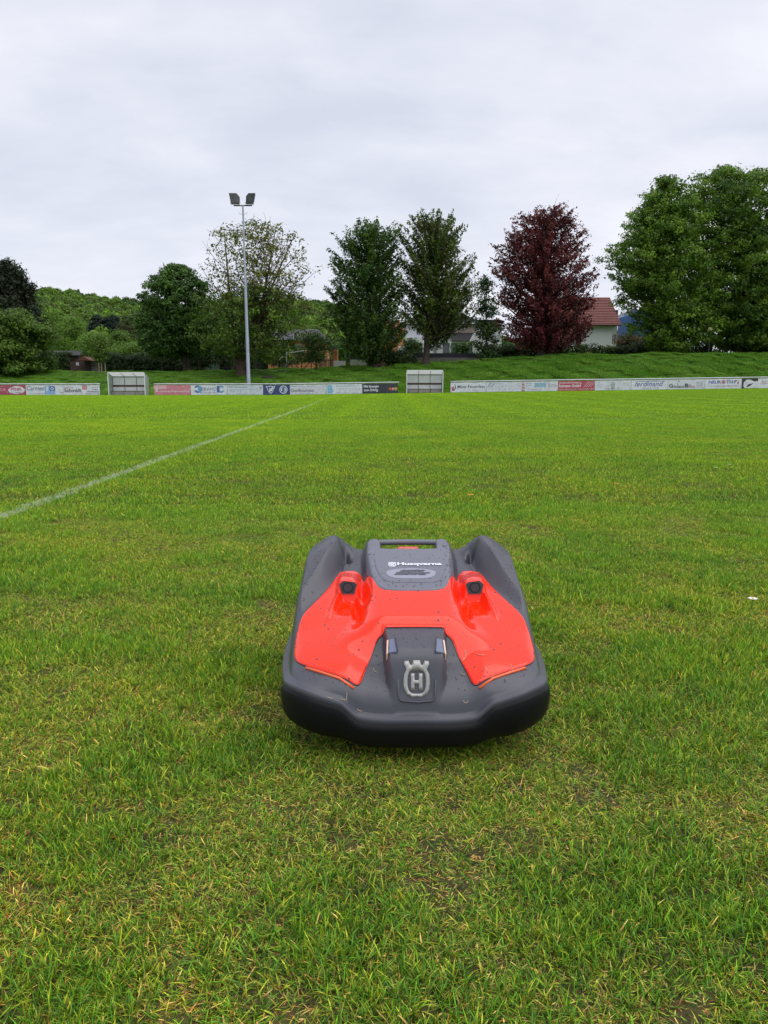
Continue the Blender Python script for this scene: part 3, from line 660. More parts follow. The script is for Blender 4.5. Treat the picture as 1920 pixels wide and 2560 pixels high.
# ------------------------------------------------------------------ print and lettering on flat things
def text_mesh(txt, bold=0.0, shear=0.0, align=None):
    cu = bpy.data.curves.new('t', 'FONT'); cu.body = txt; cu.size = 1; cu.offset = bold; cu.shear = shear; cu.resolution_u = 3
    o = bpy.data.objects.new('t', cu); COL.objects.link(o)
    bpy.context.view_layer.update()
    me = bpy.data.meshes.new_from_object(o.evaluated_get(bpy.context.evaluated_depsgraph_get()))
    V = np.array([v.co[:] for v in me.vertices]); F = [tuple(p.vertices) for p in me.polygons]
    bpy.data.objects.remove(o); bpy.data.meshes.remove(me); bpy.data.curves.remove(cu)
    V[:, 0] -= V[:, 0].min(); V[:, 1] -= V[:, 1].min(); return V, F, V[:, 0].max(), V[:, 1].max()
PM = {}
def print_mat(col):
    k = tuple(round(c, 3) for c in col)
    if k not in PM: PM[k] = pmat('print_%d' % len(PM), col, .5, var=.28, scale=5)
    return PM[k]
WHT = (.70, .71, .78); DKT = (.10, .11, .14); GRY = (.36, .37, .42); RED = (.50, .10, .15); BLU = (.07, .13, .34); PAL = (.45, .47, .55)
def poly_obj(name, polys, col, parent, y):
    mb = MB()
    for p in polys: mb.prism([(a, y, b) for a, b in p], (0, -1, 0), .003)
    o = mb.build(name, print_mat(col), parent)
    if len(polys) > 1: o['kind'] = 'stuff'
    return o
def board(px0, px1, label, bg, items, Y=62.0):
    x0, x1 = wx(px0, Y, .3), wx(px1, Y, .3); z0, z1 = float(gz(x0, Y)), float(gz(x1, Y)); w = x1 - x0; h = .76
    root = tag(empty('advertising_board', (x0, Y, z0 + .05)), label, 'advertising board', 'advertising boards along the touchline')
    root.rotation_euler = (0, -math.atan2(z1 - z0, w), 0)
    MB().box(.012, w - .012, -.012, .012, 0, h).build('panel', print_mat(bg), root)
    fm = MB(); fm.box(0, .03, .014, .05, -.05, h); fm.box(w - .03, w, .014, .05, -.05, h); fm.box(.03, w - .03, .014, .04, h*.5, h*.5 + .03)
    fm.build('backing_frame', M_STEEL_D, root)
    for li, it in enumerate(items):
        y = -.0135 - .0016*li; k = it[0]; col = it[-1] if k != 't' else it[6]
        if k == 't':
            _, txt, u0, u1, v0, v1, col = it[:7]; op = it[7] if len(it) > 7 else {}
            V, F, tw, th = text_mesh(txt, op.get('b', .012), op.get('s', 0))
            P = np.stack([u0*w + V[:, 0]/tw*(u1 - u0)*w, V[:, 0]*0 + y, (v0 + V[:, 1]/th*(v1 - v0))*h], 1)
            MB().add(P, F).build('lettering', print_mat(col), root)
        elif k == 'r': poly_obj('printed_field', [[(it[1]*w, it[3]*h), (it[2]*w, it[3]*h), (it[2]*w, it[4]*h), (it[1]*w, it[4]*h)]], col, root, y)
        elif k == 'g':      # lines of writing too small to read
            rs = np.random.RandomState(int(it[1]*1000) + int(px0)); pl = []
            n = it[5]
            for j in range(n):
                vv = it[3] + (it[4] - it[3])*(j + .2)/n; vh = (it[4] - it[3])/n*.42; u = it[1]
                while u < it[2] - .02:
                    l = rs.uniform(.025, .09); pl.append([(u*w, vv*h), (min(u + l, it[2])*w, vv*h), (min(u + l, it[2])*w, (vv + vh)*h), (u*w, (vv + vh)*h)]); u += l + .018
            poly_obj('small_print', pl, col, root, y)
        elif k == 'p': poly_obj('emblem', [[(a*w, b*h) for a, b in p] for p in it[1]], col, root, y)
        elif k == 'c':
            _, u, v, r, r2, col = it; n = 24; pl = []
            for j in range(n):
                a, b_ = 2*PI*j/n, 2*PI*(j + 1)/n
                q = [(u*w + r*h*math.cos(a), v*h + r*h*math.sin(a)), (u*w + r*h*math.cos(b_), v*h + r*h*math.sin(b_))]
                q += [(u*w + r2*h*math.cos(b_), v*h + r2*h*math.sin(b_)), (u*w + r2*h*math.cos(a), v*h + r2*h*math.sin(a))] if r2 else [(u*w, v*h)]
                pl.append(q)
            poly_obj('emblem', pl, col, root, y)
    return root
M_STEEL_D = pmat('dark_steel', (.05, .05, .055), .5, var=.3, scale=4)
M_RAIL = pmat('white_rail_paint', (.66, .67, .70), .45, var=.25, scale=2)
rb = random.Random(4)
def splat(u0, u1, v0, v1, n, r=.05):
    out = []
    for _ in range(n):
        a, b = rb.uniform(u0, u1), rb.uniform(v0, v1); q = rb.uniform(.4, 1)*r
        out.append([(min(max(a + q*.6*math.cos(t*PI/3 + .3), u0), u1), min(max(b + q*2*math.sin(t*PI/3 + .3)*rb.uniform(.7, 1), v0), v1)) for t in range(6)])
    return out
W2 = (.66, .67, .75)
def build_boards():
    board(-28, 65, 'pink and red board with a white splash and the word PINK', (.42, .08, .14), [('p', splat(.02, .62, .1, .95, 9, .08), (.60, .25, .32)), ('p', [[(.56,.25),(.72,.08),(.92,.22),(.99,.5),(.90,.82),(.74,.92),(.60,.75),(.52,.5)]], WHT), ('g', .05, .45, .4, .7, 2, (.7, .5, .55)), ('t', 'PINK', .60, .90, .42, .74, (.50, .06, .14), {'b': .03}), ('t', 'Event', .72, .86, .18, .34, (.3, .1, .15))])
    board(65, 158, 'white board with dark blue script Carmen and a blue square', WHT, [('t', 'Carmen', .03, .50, .45, .92, (.10, .16, .28), {'s': .25}), ('g', .08, .50, .06, .24, 1, PAL), ('r', .51, .79, .05, .92, (.28, .45, .75)), ('r', .64, .78, .42, .88, BLU), ('t', '1', .55, .60, .45, .85, WHT, {'b': .04}), ('c', .71, .64, .16, .09, WHT), ('t', 'Lichte-Service', .90, .995, .22, .32, DKT, {'b': 0})])
    board(158, 250, 'white board with the name Schmidt and a small red square', WHT, [('t', 'Siegfried', .02, .28, .62, .84, (.40, .14, .18), {'s': .1}), ('t', 'Schmidt', .03, .50, .26, .66, (.11, .10, .13), {'b': .03}), ('r', .53, .65, .55, .98, (.52, .12, .17)), ('c', .59, .76, .15, .08, (.75, .45, .5)), ('g', .78, .98, .70, .90, 1, GRY), ('g', .80, .98, .48, .66, 1, DKT), ('t', '56412 Reisenhausen', .66, .98, .26, .42, DKT, {'b': .02}), ('g', .60, .98, .06, .20, 1, GRY)])
    board(385, 477, 'faded red savings bank board at the left of its row', (.62, .22, .28), [('p', splat(.0, 1., .45, .95, 26, .035), (.68, .40, .46)), ('r', .0, .35, .62, .98, (.70, .42, .48)), ('t', 'S', .04, .12, .28, .66, (.74, .68, .72), {'b': .05}), ('t', 'Sparkasse Westerwald-Sieg', .15, .98, .22, .46, (.74, .64, .68), {'b': .02})])
    board(477, 568, 'white board reading BRAND between two blue wrench heads', WHT, [('c', .20, .58, .40, .22, BLU), ('p', [[(.0, .40), (.16, .48), (.16, .70), (.0, .78)]], WHT), ('p', [[(.20, .22), (.29, .22), (.29, .92), (.20, .92)]], (.14, .34, .60)), ('t', 'BRAND', .30, .71, .42, .78, (.20, .24, .36), {'b': .005}), ('c', .83, .58, .38, .20, (.14, .34, .60)), ('p', [[(.86, .46), (.99, .38), (.99, .82), (.86, .70)]], WHT), ('p', [[(.72, .25), (.79, .25), (.79, .92), (.72, .92)]], BLU), ('t', 'Die Holzwerkstatt', .27, .72, .18, .34, GRY, {'b': 0}), ('p', splat(.88, .98, .55, .95, 6, .02), (.6, .4, .42))])
    board(568, 658, 'pale board reading Achim Schmidt GmbH above thin lines', (.60, .65, .72), [('t', 'Achim Schmidt GmbH', .04, .56, .74, .90, DKT, {'b': .015}), ('g', .05, .46, .50, .60, 1, (.25, .33, .5)), ('g', .09, .42, .36, .44, 1, (.25, .33, .5)), ('t', '25', .60, .70, .42, .74, (.25, .42, .48), {'s': .3, 'b': 0}), ('g', .48, .56, .50, .58, 1, GRY), ('g', .72, .90, .50, .58, 1, GRY), ('c', .93, .72, .12, .06, (.15, .16, .19)), ('g', .05, .95, .06, .12, 1, PAL)])
    sh = lambda k, c: [[(c + a*k, b) for a, b in ((-.14, .92), (-.10, .55), (-.05, .25), (0, .10), (.05, .25), (.10, .55), (.14, .92), (.06, .86), (0, .95), (-.06, .86))]]
    board(658, 725, 'dark blue board with a white club shield and a round white crest', (.045, .065, .20), [('p', sh(1.25, .28), WHT), ('p', [[(.28 + (a - .28)*.8, .52 + (b - .52)*.8) for a, b in sh(1.25, .28)[0]]], (.05, .08, .24)), ('p', [[(.19, .28), (.24, .22), (.40, .72), (.35, .80)]], WHT), ('t', 'FS', .23, .35, .38, .68, WHT, {'b': .03}), ('c', .76, .52, .42, .34, WHT), ('c', .76, .52, .28, 0, (.60, .64, .76)), ('p', [[(.74, .22), (.82, .40), (.78, .60), (.84, .72), (.76, .80), (.70, .62), (.73, .48), (.68, .35)]], (.08, .12, .30))])
    board(725, 816, 'white board with black-letter word Dorfbrunnen and a faint house drawing', W2, [('g', .03, .66, .78, .94, 1, GRY), ('t', 'Gast-', .03, .20, .78, .93, GRY), ('r', .02, .66, .66, .68, GRY), ('t', 'Dorfbrunnen', .03, .66, .24, .60, (.17, .17, .20), {'b': .02}), ('g', .04, .66, .06, .14, 1, GRY), ('p', splat(.70, .99, .06, .92, 30, .022), (.34, .38, .42)), ('p', splat(.72, .99, .06, .70, 14, .02), (.48, .54, .52))])
    board(816, 906, 'white board with a big light blue letter B', WHT, [('t', 'B', .03, .19, .06, .92, (.18, .46, .68), {'b': .06}), ('t', 'Baumpflege Burk', .28, .92, .70, .92, (.16, .36, .42), {'b': .0}), ('g', .28, .93, .50, .60, 1, GRY), ('g', .36, .93, .36, .44, 1, GRY), ('g', .29, .40, .06, .22, 2, PAL), ('g', .50, .66, .06, .22, 2, PAL), ('g', .75, .93, .06, .22, 2, PAL)])
    board(906, 995, 'dark grey board with the white words Mit Energie zum Erfolg', (.038, .042, .055), [('t', 'Mit Energie', .04, .46, .54, .86, WHT, {'b': .035}), ('t', 'zum Erfolg.', .04, .45, .16, .50, WHT, {'b': .035}), ('r', .70, .704, .05, .98, (.2, .21, .24)), ('c', .78, .46, .15, 0, (.60, .10, .06)), ('c', .86, .46, .12, 0, (.70, .42, .36)), ('c', .94, .46, .15, 0, (.72, .36, .06)), ('g', .80, .98, .24, .30, 1, GRY)])
    board(1126, 1215, 'white board with a red and black flame and the words Mine Feuerfest', WHT, [('p', [[(.06, .10), (.12, .20), (.155, .45), (.15, .70), (.10, .92), (.135, .65), (.12, .35)]], (.04, .04, .05)), ('p', [[(.035, .22), (.08, .12), (.10, .40), (.08, .68), (.06, .50), (.04, .60)]], (.46, .05, .10)), ('t', 'Mine Feuerfest', .20, .97, .40, .74, (.11, .12, .15), {'b': .012}), ('t', 'GmbH & Co. KG', .60, .96, .10, .24, PAL)])
    board(1215, 1305, 'faded white board with pale grey words Elektro Neuroth', W2, [('p', [[(.02, .50), (.10, .94), (.18, .94), (.08, .50)], [(.10, .46), (.20, .90), (.26, .90), (.16, .46)]], (.36, .44, .50)), ('t', 'ELEKTRO', .22, .48, .76, .92, GRY, {'b': 0}), ('t', 'NEUROTH', .20, .76, .40, .70, (.54, .56, .62), {'b': -.003}), ('r', .02, .98, .30, .32, PAL), ('g', .86, .98, .5, .9, 2, PAL)])
    board(1305, 1395, 'weathered white board with a striped edge and a blue photo strip', W2, [('r', .0, .07, .06, .96, (.62, .45, .48)), ('r', .0, .07, .62, .72, (.30, .08, .10)), ('r', .0, .07, .30, .40, (.32, .10, .12)), ('r', .0, .07, .02, .10, (.30, .08, .10)), ('g', .10, .26, .55, .9, 2, (.3, .34, .45)), ('r', .34, .66, .42, .88, (.30, .48, .60)), ('p', splat(.36, .66, .45, .86, 9, .03), (.14, .28, .42)), ('g', .72, .79, .30, .92, 5, GRY), ('t', 'NOJ', .82, .97, .36, .76, PAL), ('g', .15, .5, .12, .28, 1, PAL)])
    board(1395, 1486, 'red board reading Gebäudereinigung Reimann GmbH', (.46, .075, .11), [('t', 'Gebäudereinigung', .02, .64, .70, .93, (.68, .56, .60), {'b': .03}), ('t', 'Reimann GmbH', .02, .62, .36, .66, (.70, .62, .66), {'b': .04}), ('t', '56412 Ransenhausen  Tel. 02608 / 1350', .02, .98, .08, .24, (.68, .52, .56), {'b': .01}), ('p', [[(.70 + i*.06, .36), (.715 + i*.06, .36), (.83 + i*.06, .92), (.815 + i*.06, .92)] for i in range(4)], (.68, .56, .60))])
    board(1486, 1577, 'weathered board with a grey drawing of a gabled house', W2, [('g', .06, .22, .5, .88, 2, PAL), ('r', .06, .24, .36, .38, PAL), ('p', splat(.31, .42, .02, .50, 14, .025), (.10, .11, .12)), ('p', splat(.31, .42, .72, .98, 7, .02), (.30, .38, .38)), ('p', [[(.44, .06), (.56, .06), (.56, .68), (.50, .95), (.44, .68)]], (.44, .46, .50)), ('g', .45, .55, .1, .65, 4, (.25, .26, .3)), ('p', splat(.58, .70, .04, .45, 9, .022), (.26, .27, .24)), ('p', splat(.60, .70, .66, .9, 4, .02), (.40, .46, .46)), ('g', .78, .95, .5, .85, 1, (.6, .55, .58))])
    board(1577, 1669, 'white board with blue italic word ferdinand', WHT, [('t', 'ferdinand', .10, .88, .34, .86, (.08, .12, .34), {'s': .35, 'b': .01}), ('r', .22, .93, .84, .90, (.08, .12, .34)), ('t', 'Auto-Technik', .32, .75, .08, .27, PAL)])
    board(1669, 1761, 'white board reading Grünland Bau beneath a dark tree drawing', W2, [('p', splat(.20, .32, .62, .96, 16, .022), (.08, .17, .16)), ('r', .255, .27, .40, .66, (.08, .10, .10)), ('t', 'G', .03, .13, .16, .58, (.06, .10, .10), {'b': .03}), ('t', 'rünland', .13, .44, .14, .42, (.10, .11, .12), {'b': .025}), ('t', 'B', .46, .55, .16, .58, (.05, .06, .07), {'b': .04}), ('t', 'au', .55, .62, .36, .50, DKT), ('t', 'Bohnert', .55, .73, .16, .34, (.30, .07, .10), {'b': .02}), ('g', .77, .96, .12, .80, 4, GRY)])
    board(1761, 1853, 'white board reading NEUROTH with a red ring for its letter O', WHT, [('t', 'NEUR', .10, .44, .52, .84, (.09, .15, .40), {'b': .035}), ('c', .50, .68, .20, .12, (.46, .12, .18)), ('c', .50, .68, .10, 0, (.46, .12, .18)), ('t', 'TH', .57, .76, .52, .84, (.09, .15, .40), {'b': .035}), ('p', [[(.78, .52), (.88, .84), (.80, .84)]], DKT), ('p', [[(.86, .50), (.92, .50), (.92, .84)]], (.5, .12, .14)), ('t', 'SANITÄRTECHNIK', .26, .92, .20, .36, (.45, .22, .26)), ('g', .10, .25, .20, .34, 1, PAL)])
    board(1853, 1893, 'black board with a white curved guitar-like shape', (.035, .035, .03), [('p', [[(.10, .2), (.22, .02), (1, .02), (1, .74), (.75, .70), (.55, .88), (.28, .90), (.12, .60)]], WHT), ('p', [[(.30, .22), (.45, .44), (.72, .52), (.50, .20), (.30, .12)]], (.04, .04, .05)), ('g', .2, .42, .5, .75, 2, PAL)])
    board(1893, 1985, 'last white board at the right edge with faint red writing', WHT, [('g', .1, .6, .4, .8, 2, (.58, .40, .44)), ('t', 'N', .12, .2, .4, .8, (.5, .3, .36))])
    # rails over the boards
    for a, b, lab in ((-40, 250, 'white rail over the leftmost row of boards'), (384, 998, 'white rail over the middle row of boards'), (1126, 1990, 'white rail over the right-hand row of boards')):
        xs = [wx(a + (b - a)*i/24., 62.1, .9) for i in range(25)]; x0 = xs[0]
        root = tag(empty('barrier_rail', (x0, 62.14, float(gz(x0, 62.1)))), lab, 'railing', 'barrier rails around the pitch'); zb = float(gz(x0, 62.1))
        MB().tube([(x - x0, 0, float(gz(x, 62.1)) - zb + .905) for x in xs], .038, 8).build('rail', M_RAIL, root, smooth=True)
        x = x0 + .3
        while x < xs[-1] - .1:
            h = float(gz(x, 62.1)) - zb; MB().tube([(x - x0, 0, h - .1), (x - x0, 0, h + .87)], .026, 6).build('post', M_RAIL, root); x += 2.35
build_boards()

# ------------------------------------------------------------------ dugouts
M_DUG = pmat('dugout_white', (.82, .82, .86), .45, var=.08, scale=3)
M_ROOFS = pmat('dugout_sheet', (.36, .38, .37), .4, var=.35, scale=3)
def _tr():
    nt = M_ROOFS.node_tree; t = nt.nodes.new('ShaderNodeBsdfTranslucent'); t.inputs[0].default_value = (.8, .82, .8, 1); m = nt.nodes.new('ShaderNodeMixShader'); m.inputs[0].default_value = .75
    nt.links.new(nt.nodes['Principled BSDF'].outputs[0], m.inputs[1]); nt.links.new(t.outputs[0], m.inputs[2]); nt.links.new(m.outputs[0], nt.nodes['Material Output'].inputs[0])
_tr()
M_WOOD = pmat('brown_plank', (.105, .055, .045), .7, var=.4, scale=6)
M_LOW = pmat('grey_beige_panel', (.34, .30, .30), .7, var=.25, scale=4)
def glass_mat():
    m, nt, b = new_mat('side_sheet'); b.inputs['Base Color'].default_value = (.55, .62, .58, 1); b.inputs['Roughness'].default_value = .35
    b.inputs['Transmission Weight'].default_value = .55; b.inputs['Alpha'].default_value = .85; return m
M_SHEET = glass_mat()
M_FRAME = pmat('dugout_frame', (.16, .16, .17), .5, var=.2, scale=5)
def dugout(px0, px1, label):
    Y = 62.2; x0, x1 = wx(px0, Y, .8), wx(px1, Y, .8); xm = (x0 + x1)/2; w = (x1 - x0)/2 - .03; z0 = float(gz(xm, Y))
    r = tag(empty('dugout', (xm, Y, z0)), label, 'dugout', 'team dugouts between the boards'); D = 1.05; hf, hb = 1.80, 1.52
    for i in range(3):
        a, b = -w + 2*w*i/3 + .03, -w + 2*w*(i + 1)/3 - .03
        MB().box(a, b, D - .02, D, .78, hb - .05).build('back_panel', M_DUG, r); MB().box(a, b, D - .02, D, .36, .76).build('back_panel', M_DUG, r)
        MB().box(a, b, D - .45, D - .43, .03, .30).build('seat_front', M_LOW, r)
        MB().prism([(a - .02, -.05, hf + .01), (b + .02, -.05, hf + .01), (b + .02, D + .03, hb + .01), (a - .02, D + .03, hb + .01)], (0, 0, 1), .012).build('roof_sheet', M_ROOFS, r)
    MB().box(-w + .02, w - .02, D - .06, D - .025, .69, .83).build('backrest_plank', M_WOOD, r)
    MB().box(-w + .02, w - .02, D - .46, D - .03, .32, .355).build('seat', M_WOOD, r)
    for i in range(4):
        x = -w + 2*w*i/3
        MB().box(x - .022, x + .022, D - .024, D + .03, 0, hb - .01).build('post', M_FRAME, r)
        MB().tube([(x, -.04, hf - .02), (x, D + .02, hb - .02)], .022, 4).build('rafter', M_FRAME, r)
        if i < 3: MB().prism([(x + .05, D - .1, .30), (x + .05, D - .48, .30), (x + .05, D - .1, .05)], (1, 0, 0), .04).build('seat_bracket', M_WOOD, r)
    for s in (-1, 1):
        MB().box(s*w - .025, s*w + .025, -.03, .02, 0, hf).build('front_post', M_DUG, r)
        MB().prism([(s*(w + .015), .03, .05), (s*(w + .015), D - .05, .05), (s*(w + .015), D - .05, hb - .05), (s*(w + .015), .03, hf - .06)], (1, 0, 0), .008).build('side_panel', M_SHEET, r)
    MB().box(-w, w, -.07, -.03, hf - .03, hf + .03).build('front_beam', M_DUG, r)
    MB().box(-w, w, D - .03, D + .04, hb - .085, hb - .02).build('rear_beam', M_FRAME, r)
    return r
dugout(270, 363, 'white three-bay dugout at the left, behind the floodlight pole\'s left side')
dugout(1016, 1108, 'white three-bay dugout in the middle, right of the dark grey board')

# ------------------------------------------------------------------ floodlight
def build_floodlight():
    Y = 67.0; x = wx(622, Y, 1.); z0 = float(gz(x, Y)); zt = wz(514, Y)
    M_POLE = pmat('galvanised_pole', (.22, .26, .32), .45, .2, var=.2, scale=2); M_HEAD = pmat('lamp_housing', (.035, .037, .045), .5)
    M_GL = pmat('lamp_glass', (.035, .045, .04), .3, var=.6, scale=3); M_BR = pmat('lamp_bracket', (.6, .62, .66), .4)
    r = tag(empty('floodlight_pole', (x, Y, z0)), 'tall grey pole with two floodlights behind the boards', 'floodlight'); H_ = zt - z0
    xt = wx(607, Y, zt) - x
    px = lambda t: xt*t
    MB().tube([(px(t), 0, H_*t) for t in (0, .03, .03, .3, .3, .62, .62, 1)], [.18, .17, .16, .14, .13, .105, .09, .065], 12).build('pole', M_POLE, r, smooth=True)
    MB().tube([(xt - .75, 0, H_), (xt + .78, 0, H_)], .05, 6).build('cross_arm', M_HEAD, r)
    for t in (.955, .895, .835):
        for s in (-1, 1): MB().tube([(px(t), 0, H_*t), (px(t) + s*.28, 0, H_*t + .02), (px(t) + s*.34, 0, H_*t + .14)], .014, 4).build('climbing_step', M_HEAD, r)
    for s in (-1, 1):
        cx = xt + s*.62
        sx = lambda u: cx + s*u
        # floodlight body: front face towards the pitch, turned a little outward
        fr = [(sx(-.36), -.10, H_ + .17), (sx(.30), -.34, H_ + .10), (sx(.46), -.30, H_ + .92), (sx(-.12), -.02, H_ + .98), (sx(-.33), .0, H_ + .75)]
        if s > 0: fr = fr
        else: fr = fr[::-1]
        MB().prism(fr, (s*-.25*0, -1, .0), .34).build('lamp_housing', M_HEAD, r)
        c = Vector((sum(p[0] for p in fr)/5, sum(p[1] for p in fr)/5, sum(p[2] for p in fr)/5))
        MB().prism([tuple(c + (Vector(p) - c)*.80 + Vector((0, -.012, 0))) for p in fr], (0, -1, 0), .01).build('lamp_glass', M_GL, r)
        MB().tube([(sx(-.40), -.05, H_ + .25), (sx(-.38), -.10, H_ + .06), (sx(.30), -.30, H_ + .02), (sx(.36), -.32, H_ + .2)], .035, 5).build('bracket', M_BR, r)
build_floodlight()

# ------------------------------------------------------------------ buildings, walls and fences
M_WALLW = pmat('white_render', (.66, .67, .72), .8, var=.06, scale=1.5, bump=.1, bscale=20)
M_TILE_R = pmat('red_roof_tile', (.17, .048, .038), .65, var=.35, scale=2.5)
M_TILE_G = pmat('grey_roof_tile', (.20, .20, .23), .35, var=.25, scale=3)
M_TILE_D = pmat('dark_roof_tile', (.045, .045, .05), .5, var=.3, scale=2)
M_BROWNW = pmat('dark_timber', (.045, .022, .018), .7, var=.3, scale=3)
M_ORANGE = pmat('orange_render', (.42, .17, .06), .8, var=.15, scale=1)
M_BLUEW = pmat('blue_render', (.035, .10, .30), .75, var=.12, scale=1)
M_BEIGE = pmat('beige_render', (.36, .30, .25), .8, var=.12, scale=1.5)
M_PANE = pmat('window_glass', (.05, .055, .065), .12, coat=.4)
M_WFR = pmat('window_frame_white', (.62, .62, .65), .5)
M_CONC = pmat('pale_concrete', (.68, .65, .64), .85, var=.2, scale=1.2)
M_CONC2 = pmat('beige_concrete', (.27, .24, .22), .85, var=.3, scale=1.2)
M_DARKF = pmat('dark_privacy_screen', (.018, .02, .032), .5, var=.2, scale=1)
M_GREYP = pmat('grey_screen', (.12, .13, .16), .5, var=.1, scale=1)
def fin(o, b): o.data.transform(Matrix.Translation(-Vector(b))); return o
def rect(Y, px0, px1, py0, py1): return wx(px0, Y, 3), wx(px1, Y, 3), wz(py1, Y), wz(py0, Y)   # x0,x1,z0,z1
def wall(root, Y, px0, px1, py0, py1, mat, name='wall', d=.2, down=False):
    x0, x1, z0, z1 = rect(Y, px0, px1, py0, py1)
    if down: z0 = float(gz((x0 + x1)/2, Y)) - .2
    return fin(MB().box(x0, x1, Y, Y + d, z0, z1).build(name, mat, root), root.location)
def window(root, Y, px0, px1, py0, py1, name='window', bars=1):
    x0, x1, z0, z1 = rect(Y, px0, px1, py0, py1); t = .06
    m = MB(); m.box(x0, x1, Y - .05, Y - .003, z0, z0 + t); m.box(x0, x1, Y - .05, Y - .003, z1 - t, z1); m.box(x0, x0 + t, Y - .05, Y - .003, z0 + t, z1 - t); m.box(x1 - t, x1, Y - .05, Y - .003, z0 + t, z1 - t)
    for i in range(bars):
        xx = x0 + (x1 - x0)*(i + 1)/(bars + 1); m.box(xx - t/2, xx + t/2, Y - .045, Y - .004, z0 + t, z1 - t)
    f = fin(m.build(name, M_WFR, root), root.location)
    fin(MB().box(x0 + t, x1 - t, Y - .03, Y - .006, z0 + t, z1 - t).build('pane', M_PANE, f), root.location)
def tiled(root, e0, e1, r1, r0, mat, name='roof', course=.35, t=.05):
    """roof slope from the eaves line e0-e1 up to the ridge r0-r1 in overlapping courses"""
    e0, e1, r0, r1 = map(Vector, (e0, e1, r0, r1)); n = max(3, int(((r0 + r1)/2 - (e0 + e1)/2).length/course)); m = MB()
    nrm = (e1 - e0).cross(r0 - e0).normalized()
    if nrm.z < 0: nrm = -nrm
    for i in range(n):
        a, b = i/n, (i + 1.12)/n
        m.prism([e0.lerp(r0, a) + nrm*t*1.6, e1.lerp(r1, a) + nrm*t*1.6, e1.lerp(r1, min(b, 1)) + nrm*t*.4, e0.lerp(r0, min(b, 1)) + nrm*t*.4], nrm, t)
    m.prism([e0, e1, r1, r0], nrm, .06)
    o = fin(m.build(name, mat, root), root.location); return o
def build_buildings():
    # white barn with the red roof
    Y = 100.; root = tag(empty('barn', (wx(1465, Y, 3), Y, float(gz(wx(1465, Y, 3), Y)))), 'white barn with a steep red tiled roof right of the red-leaved tree', 'barn')
    x0, x1, z0, z1 = rect(Y, 1370, 1527, 812, 905); zr = wz(744, Y + 5.5); L = root.location; zg = L.z - .3; xr = wx(1541, Y, 3)
    fin(MB().box(x0, x1, Y, Y + 10.6, zg, z1).build('wall', M_WALLW, root), L)
    fin(MB().box(x1 + .003, xr, Y + .6, Y + 10.2, zg, z1 + .3).build('side_wall', M_WALLW, root), L)
    fin(MB().prism([(xr + .004, Y + .2, z1), (xr + .004, Y + 10.8, z1), (xr + .004, Y + 5.5, zr - .15)], (1, 0, 0), .3).build('gable', M_BROWNW, root), L)
    fin(MB().box(xr + .02, xr + .62, Y + 2.5, Y + 5.5, wz(832, Y), wz(770, Y)).build('chimney', M_BROWNW, root), L)
    tiled(root, (x0 - .3, Y - .45, z1 - .12), (xr + .25, Y - .45, z1 - .12), (xr + .25, Y + 5.4, zr), (x0 - .3, Y + 5.4, zr), M_TILE_R, course=.40, t=.06)
    tiled(root, (xr + .25, Y + 11.4, z1 - .12), (x0 - .3, Y + 11.4, z1 - .12), (x0 - .3, Y + 5.5, zr), (xr + .25, Y + 5.5, zr), M_TILE_R, course=.8)
    fin(MB().tube([(x0 - .3, Y - .55, z1 - .06), (xr + .2, Y - .55, z1 - .06)], .07, 6).build('gutter', M_BROWNW, root), L)
    for a, b in ((1529.5, 1532.5), (1535.5, 1538.5)):
        q0, q1, p0, p1 = rect(Y, a, b, 836, 860); fin(MB().box(q0, q1, Y + .56, Y + .597, p0, p1).build('window', M_BROWNW, root), L)
    q0, q1, p0, p1 = rect(Y, 1437, 1450, 822, 864); fin(MB().box(q0, q1, Y - .06, Y - .003, p0, p1).build('door', M_BROWNW, root), L)
    # blue house
    Y = 116.; L = Vector((wx(1580, Y, 3), Y, float(gz(wx(1580, Y, 3), Y)))); root = tag(empty('blue_house', L), 'blue gabled house half hidden behind the huge green trees', 'house')
    P = lambda px, py, dy=0: (wx(px, Y, 5), Y + dy, wz(py, Y))
    zb = L.z - .3; xl, xr = P(1541, 0)[0], P(1622, 0)[0]
    fin(MB().prism([(xl, Y, zb), (xr, Y, zb), P(1622, 793), P(1582, 777), P(1546, 793), (xl, Y, P(0, 796)[2])], (0, -1, 0), -6).build('wall', M_BLUEW, root), L)
    for a, b in (((1540, 797), (1583, 775)), ((1583, 775), (1626, 797))):
        p, q = Vector(P(*a)), Vector(P(*b)); fin(MB().prism([p + Vector((0, -.3, -.05)), q + Vector((0, -.3, -.05)), q + Vector((0, -.3, .14)), p + Vector((0, -.3, .14))], (0, -1, 0), .08).build('barge_board', M_WFR, root), L)
        fin(MB().prism([p + Vector((0, -.25, .16)), q + Vector((0, -.25, .16)), q + Vector((0, 6, .16)), p + Vector((0, 6, .16))], (0, 0, 1), .12).build('roof', M_TILE_D, root), L)
    window(root, Y, 1579.5, 1589.5, 802, 809, bars=2); window(root, Y, 1548, 1556, 822, 833)
    tiled(root, (P(1590, 839)[0], Y - 2.2, P(0, 839)[2]), (P(1640, 839)[0], Y - 2.2, P(0, 839)[2]), (P(1640, 808)[0], Y - .1, P(0, 808)[2]), (P(1553, 808)[0], Y - .1, P(0, 808)[2]), M_TILE_D, name='porch_roof')
    p, q = Vector(P(1553, 812, -.3)), Vector(P(1590, 840, -2.4)); fin(MB().prism([p, q, q + Vector((0, 0, -.25)), p + Vector((0, 0, -.25))], (0, -1, 0), .08).build('barge_board', M_WFR, root), L)
    # white house with dark roofs
    Y = 98.; L = Vector((wx(1120, Y, 3), Y, float(gz(wx(1120, Y, 3), Y)))); root = tag(empty('white_house', L), 'white house with dark roofs and a glazed veranda behind the upswept tree', 'house')
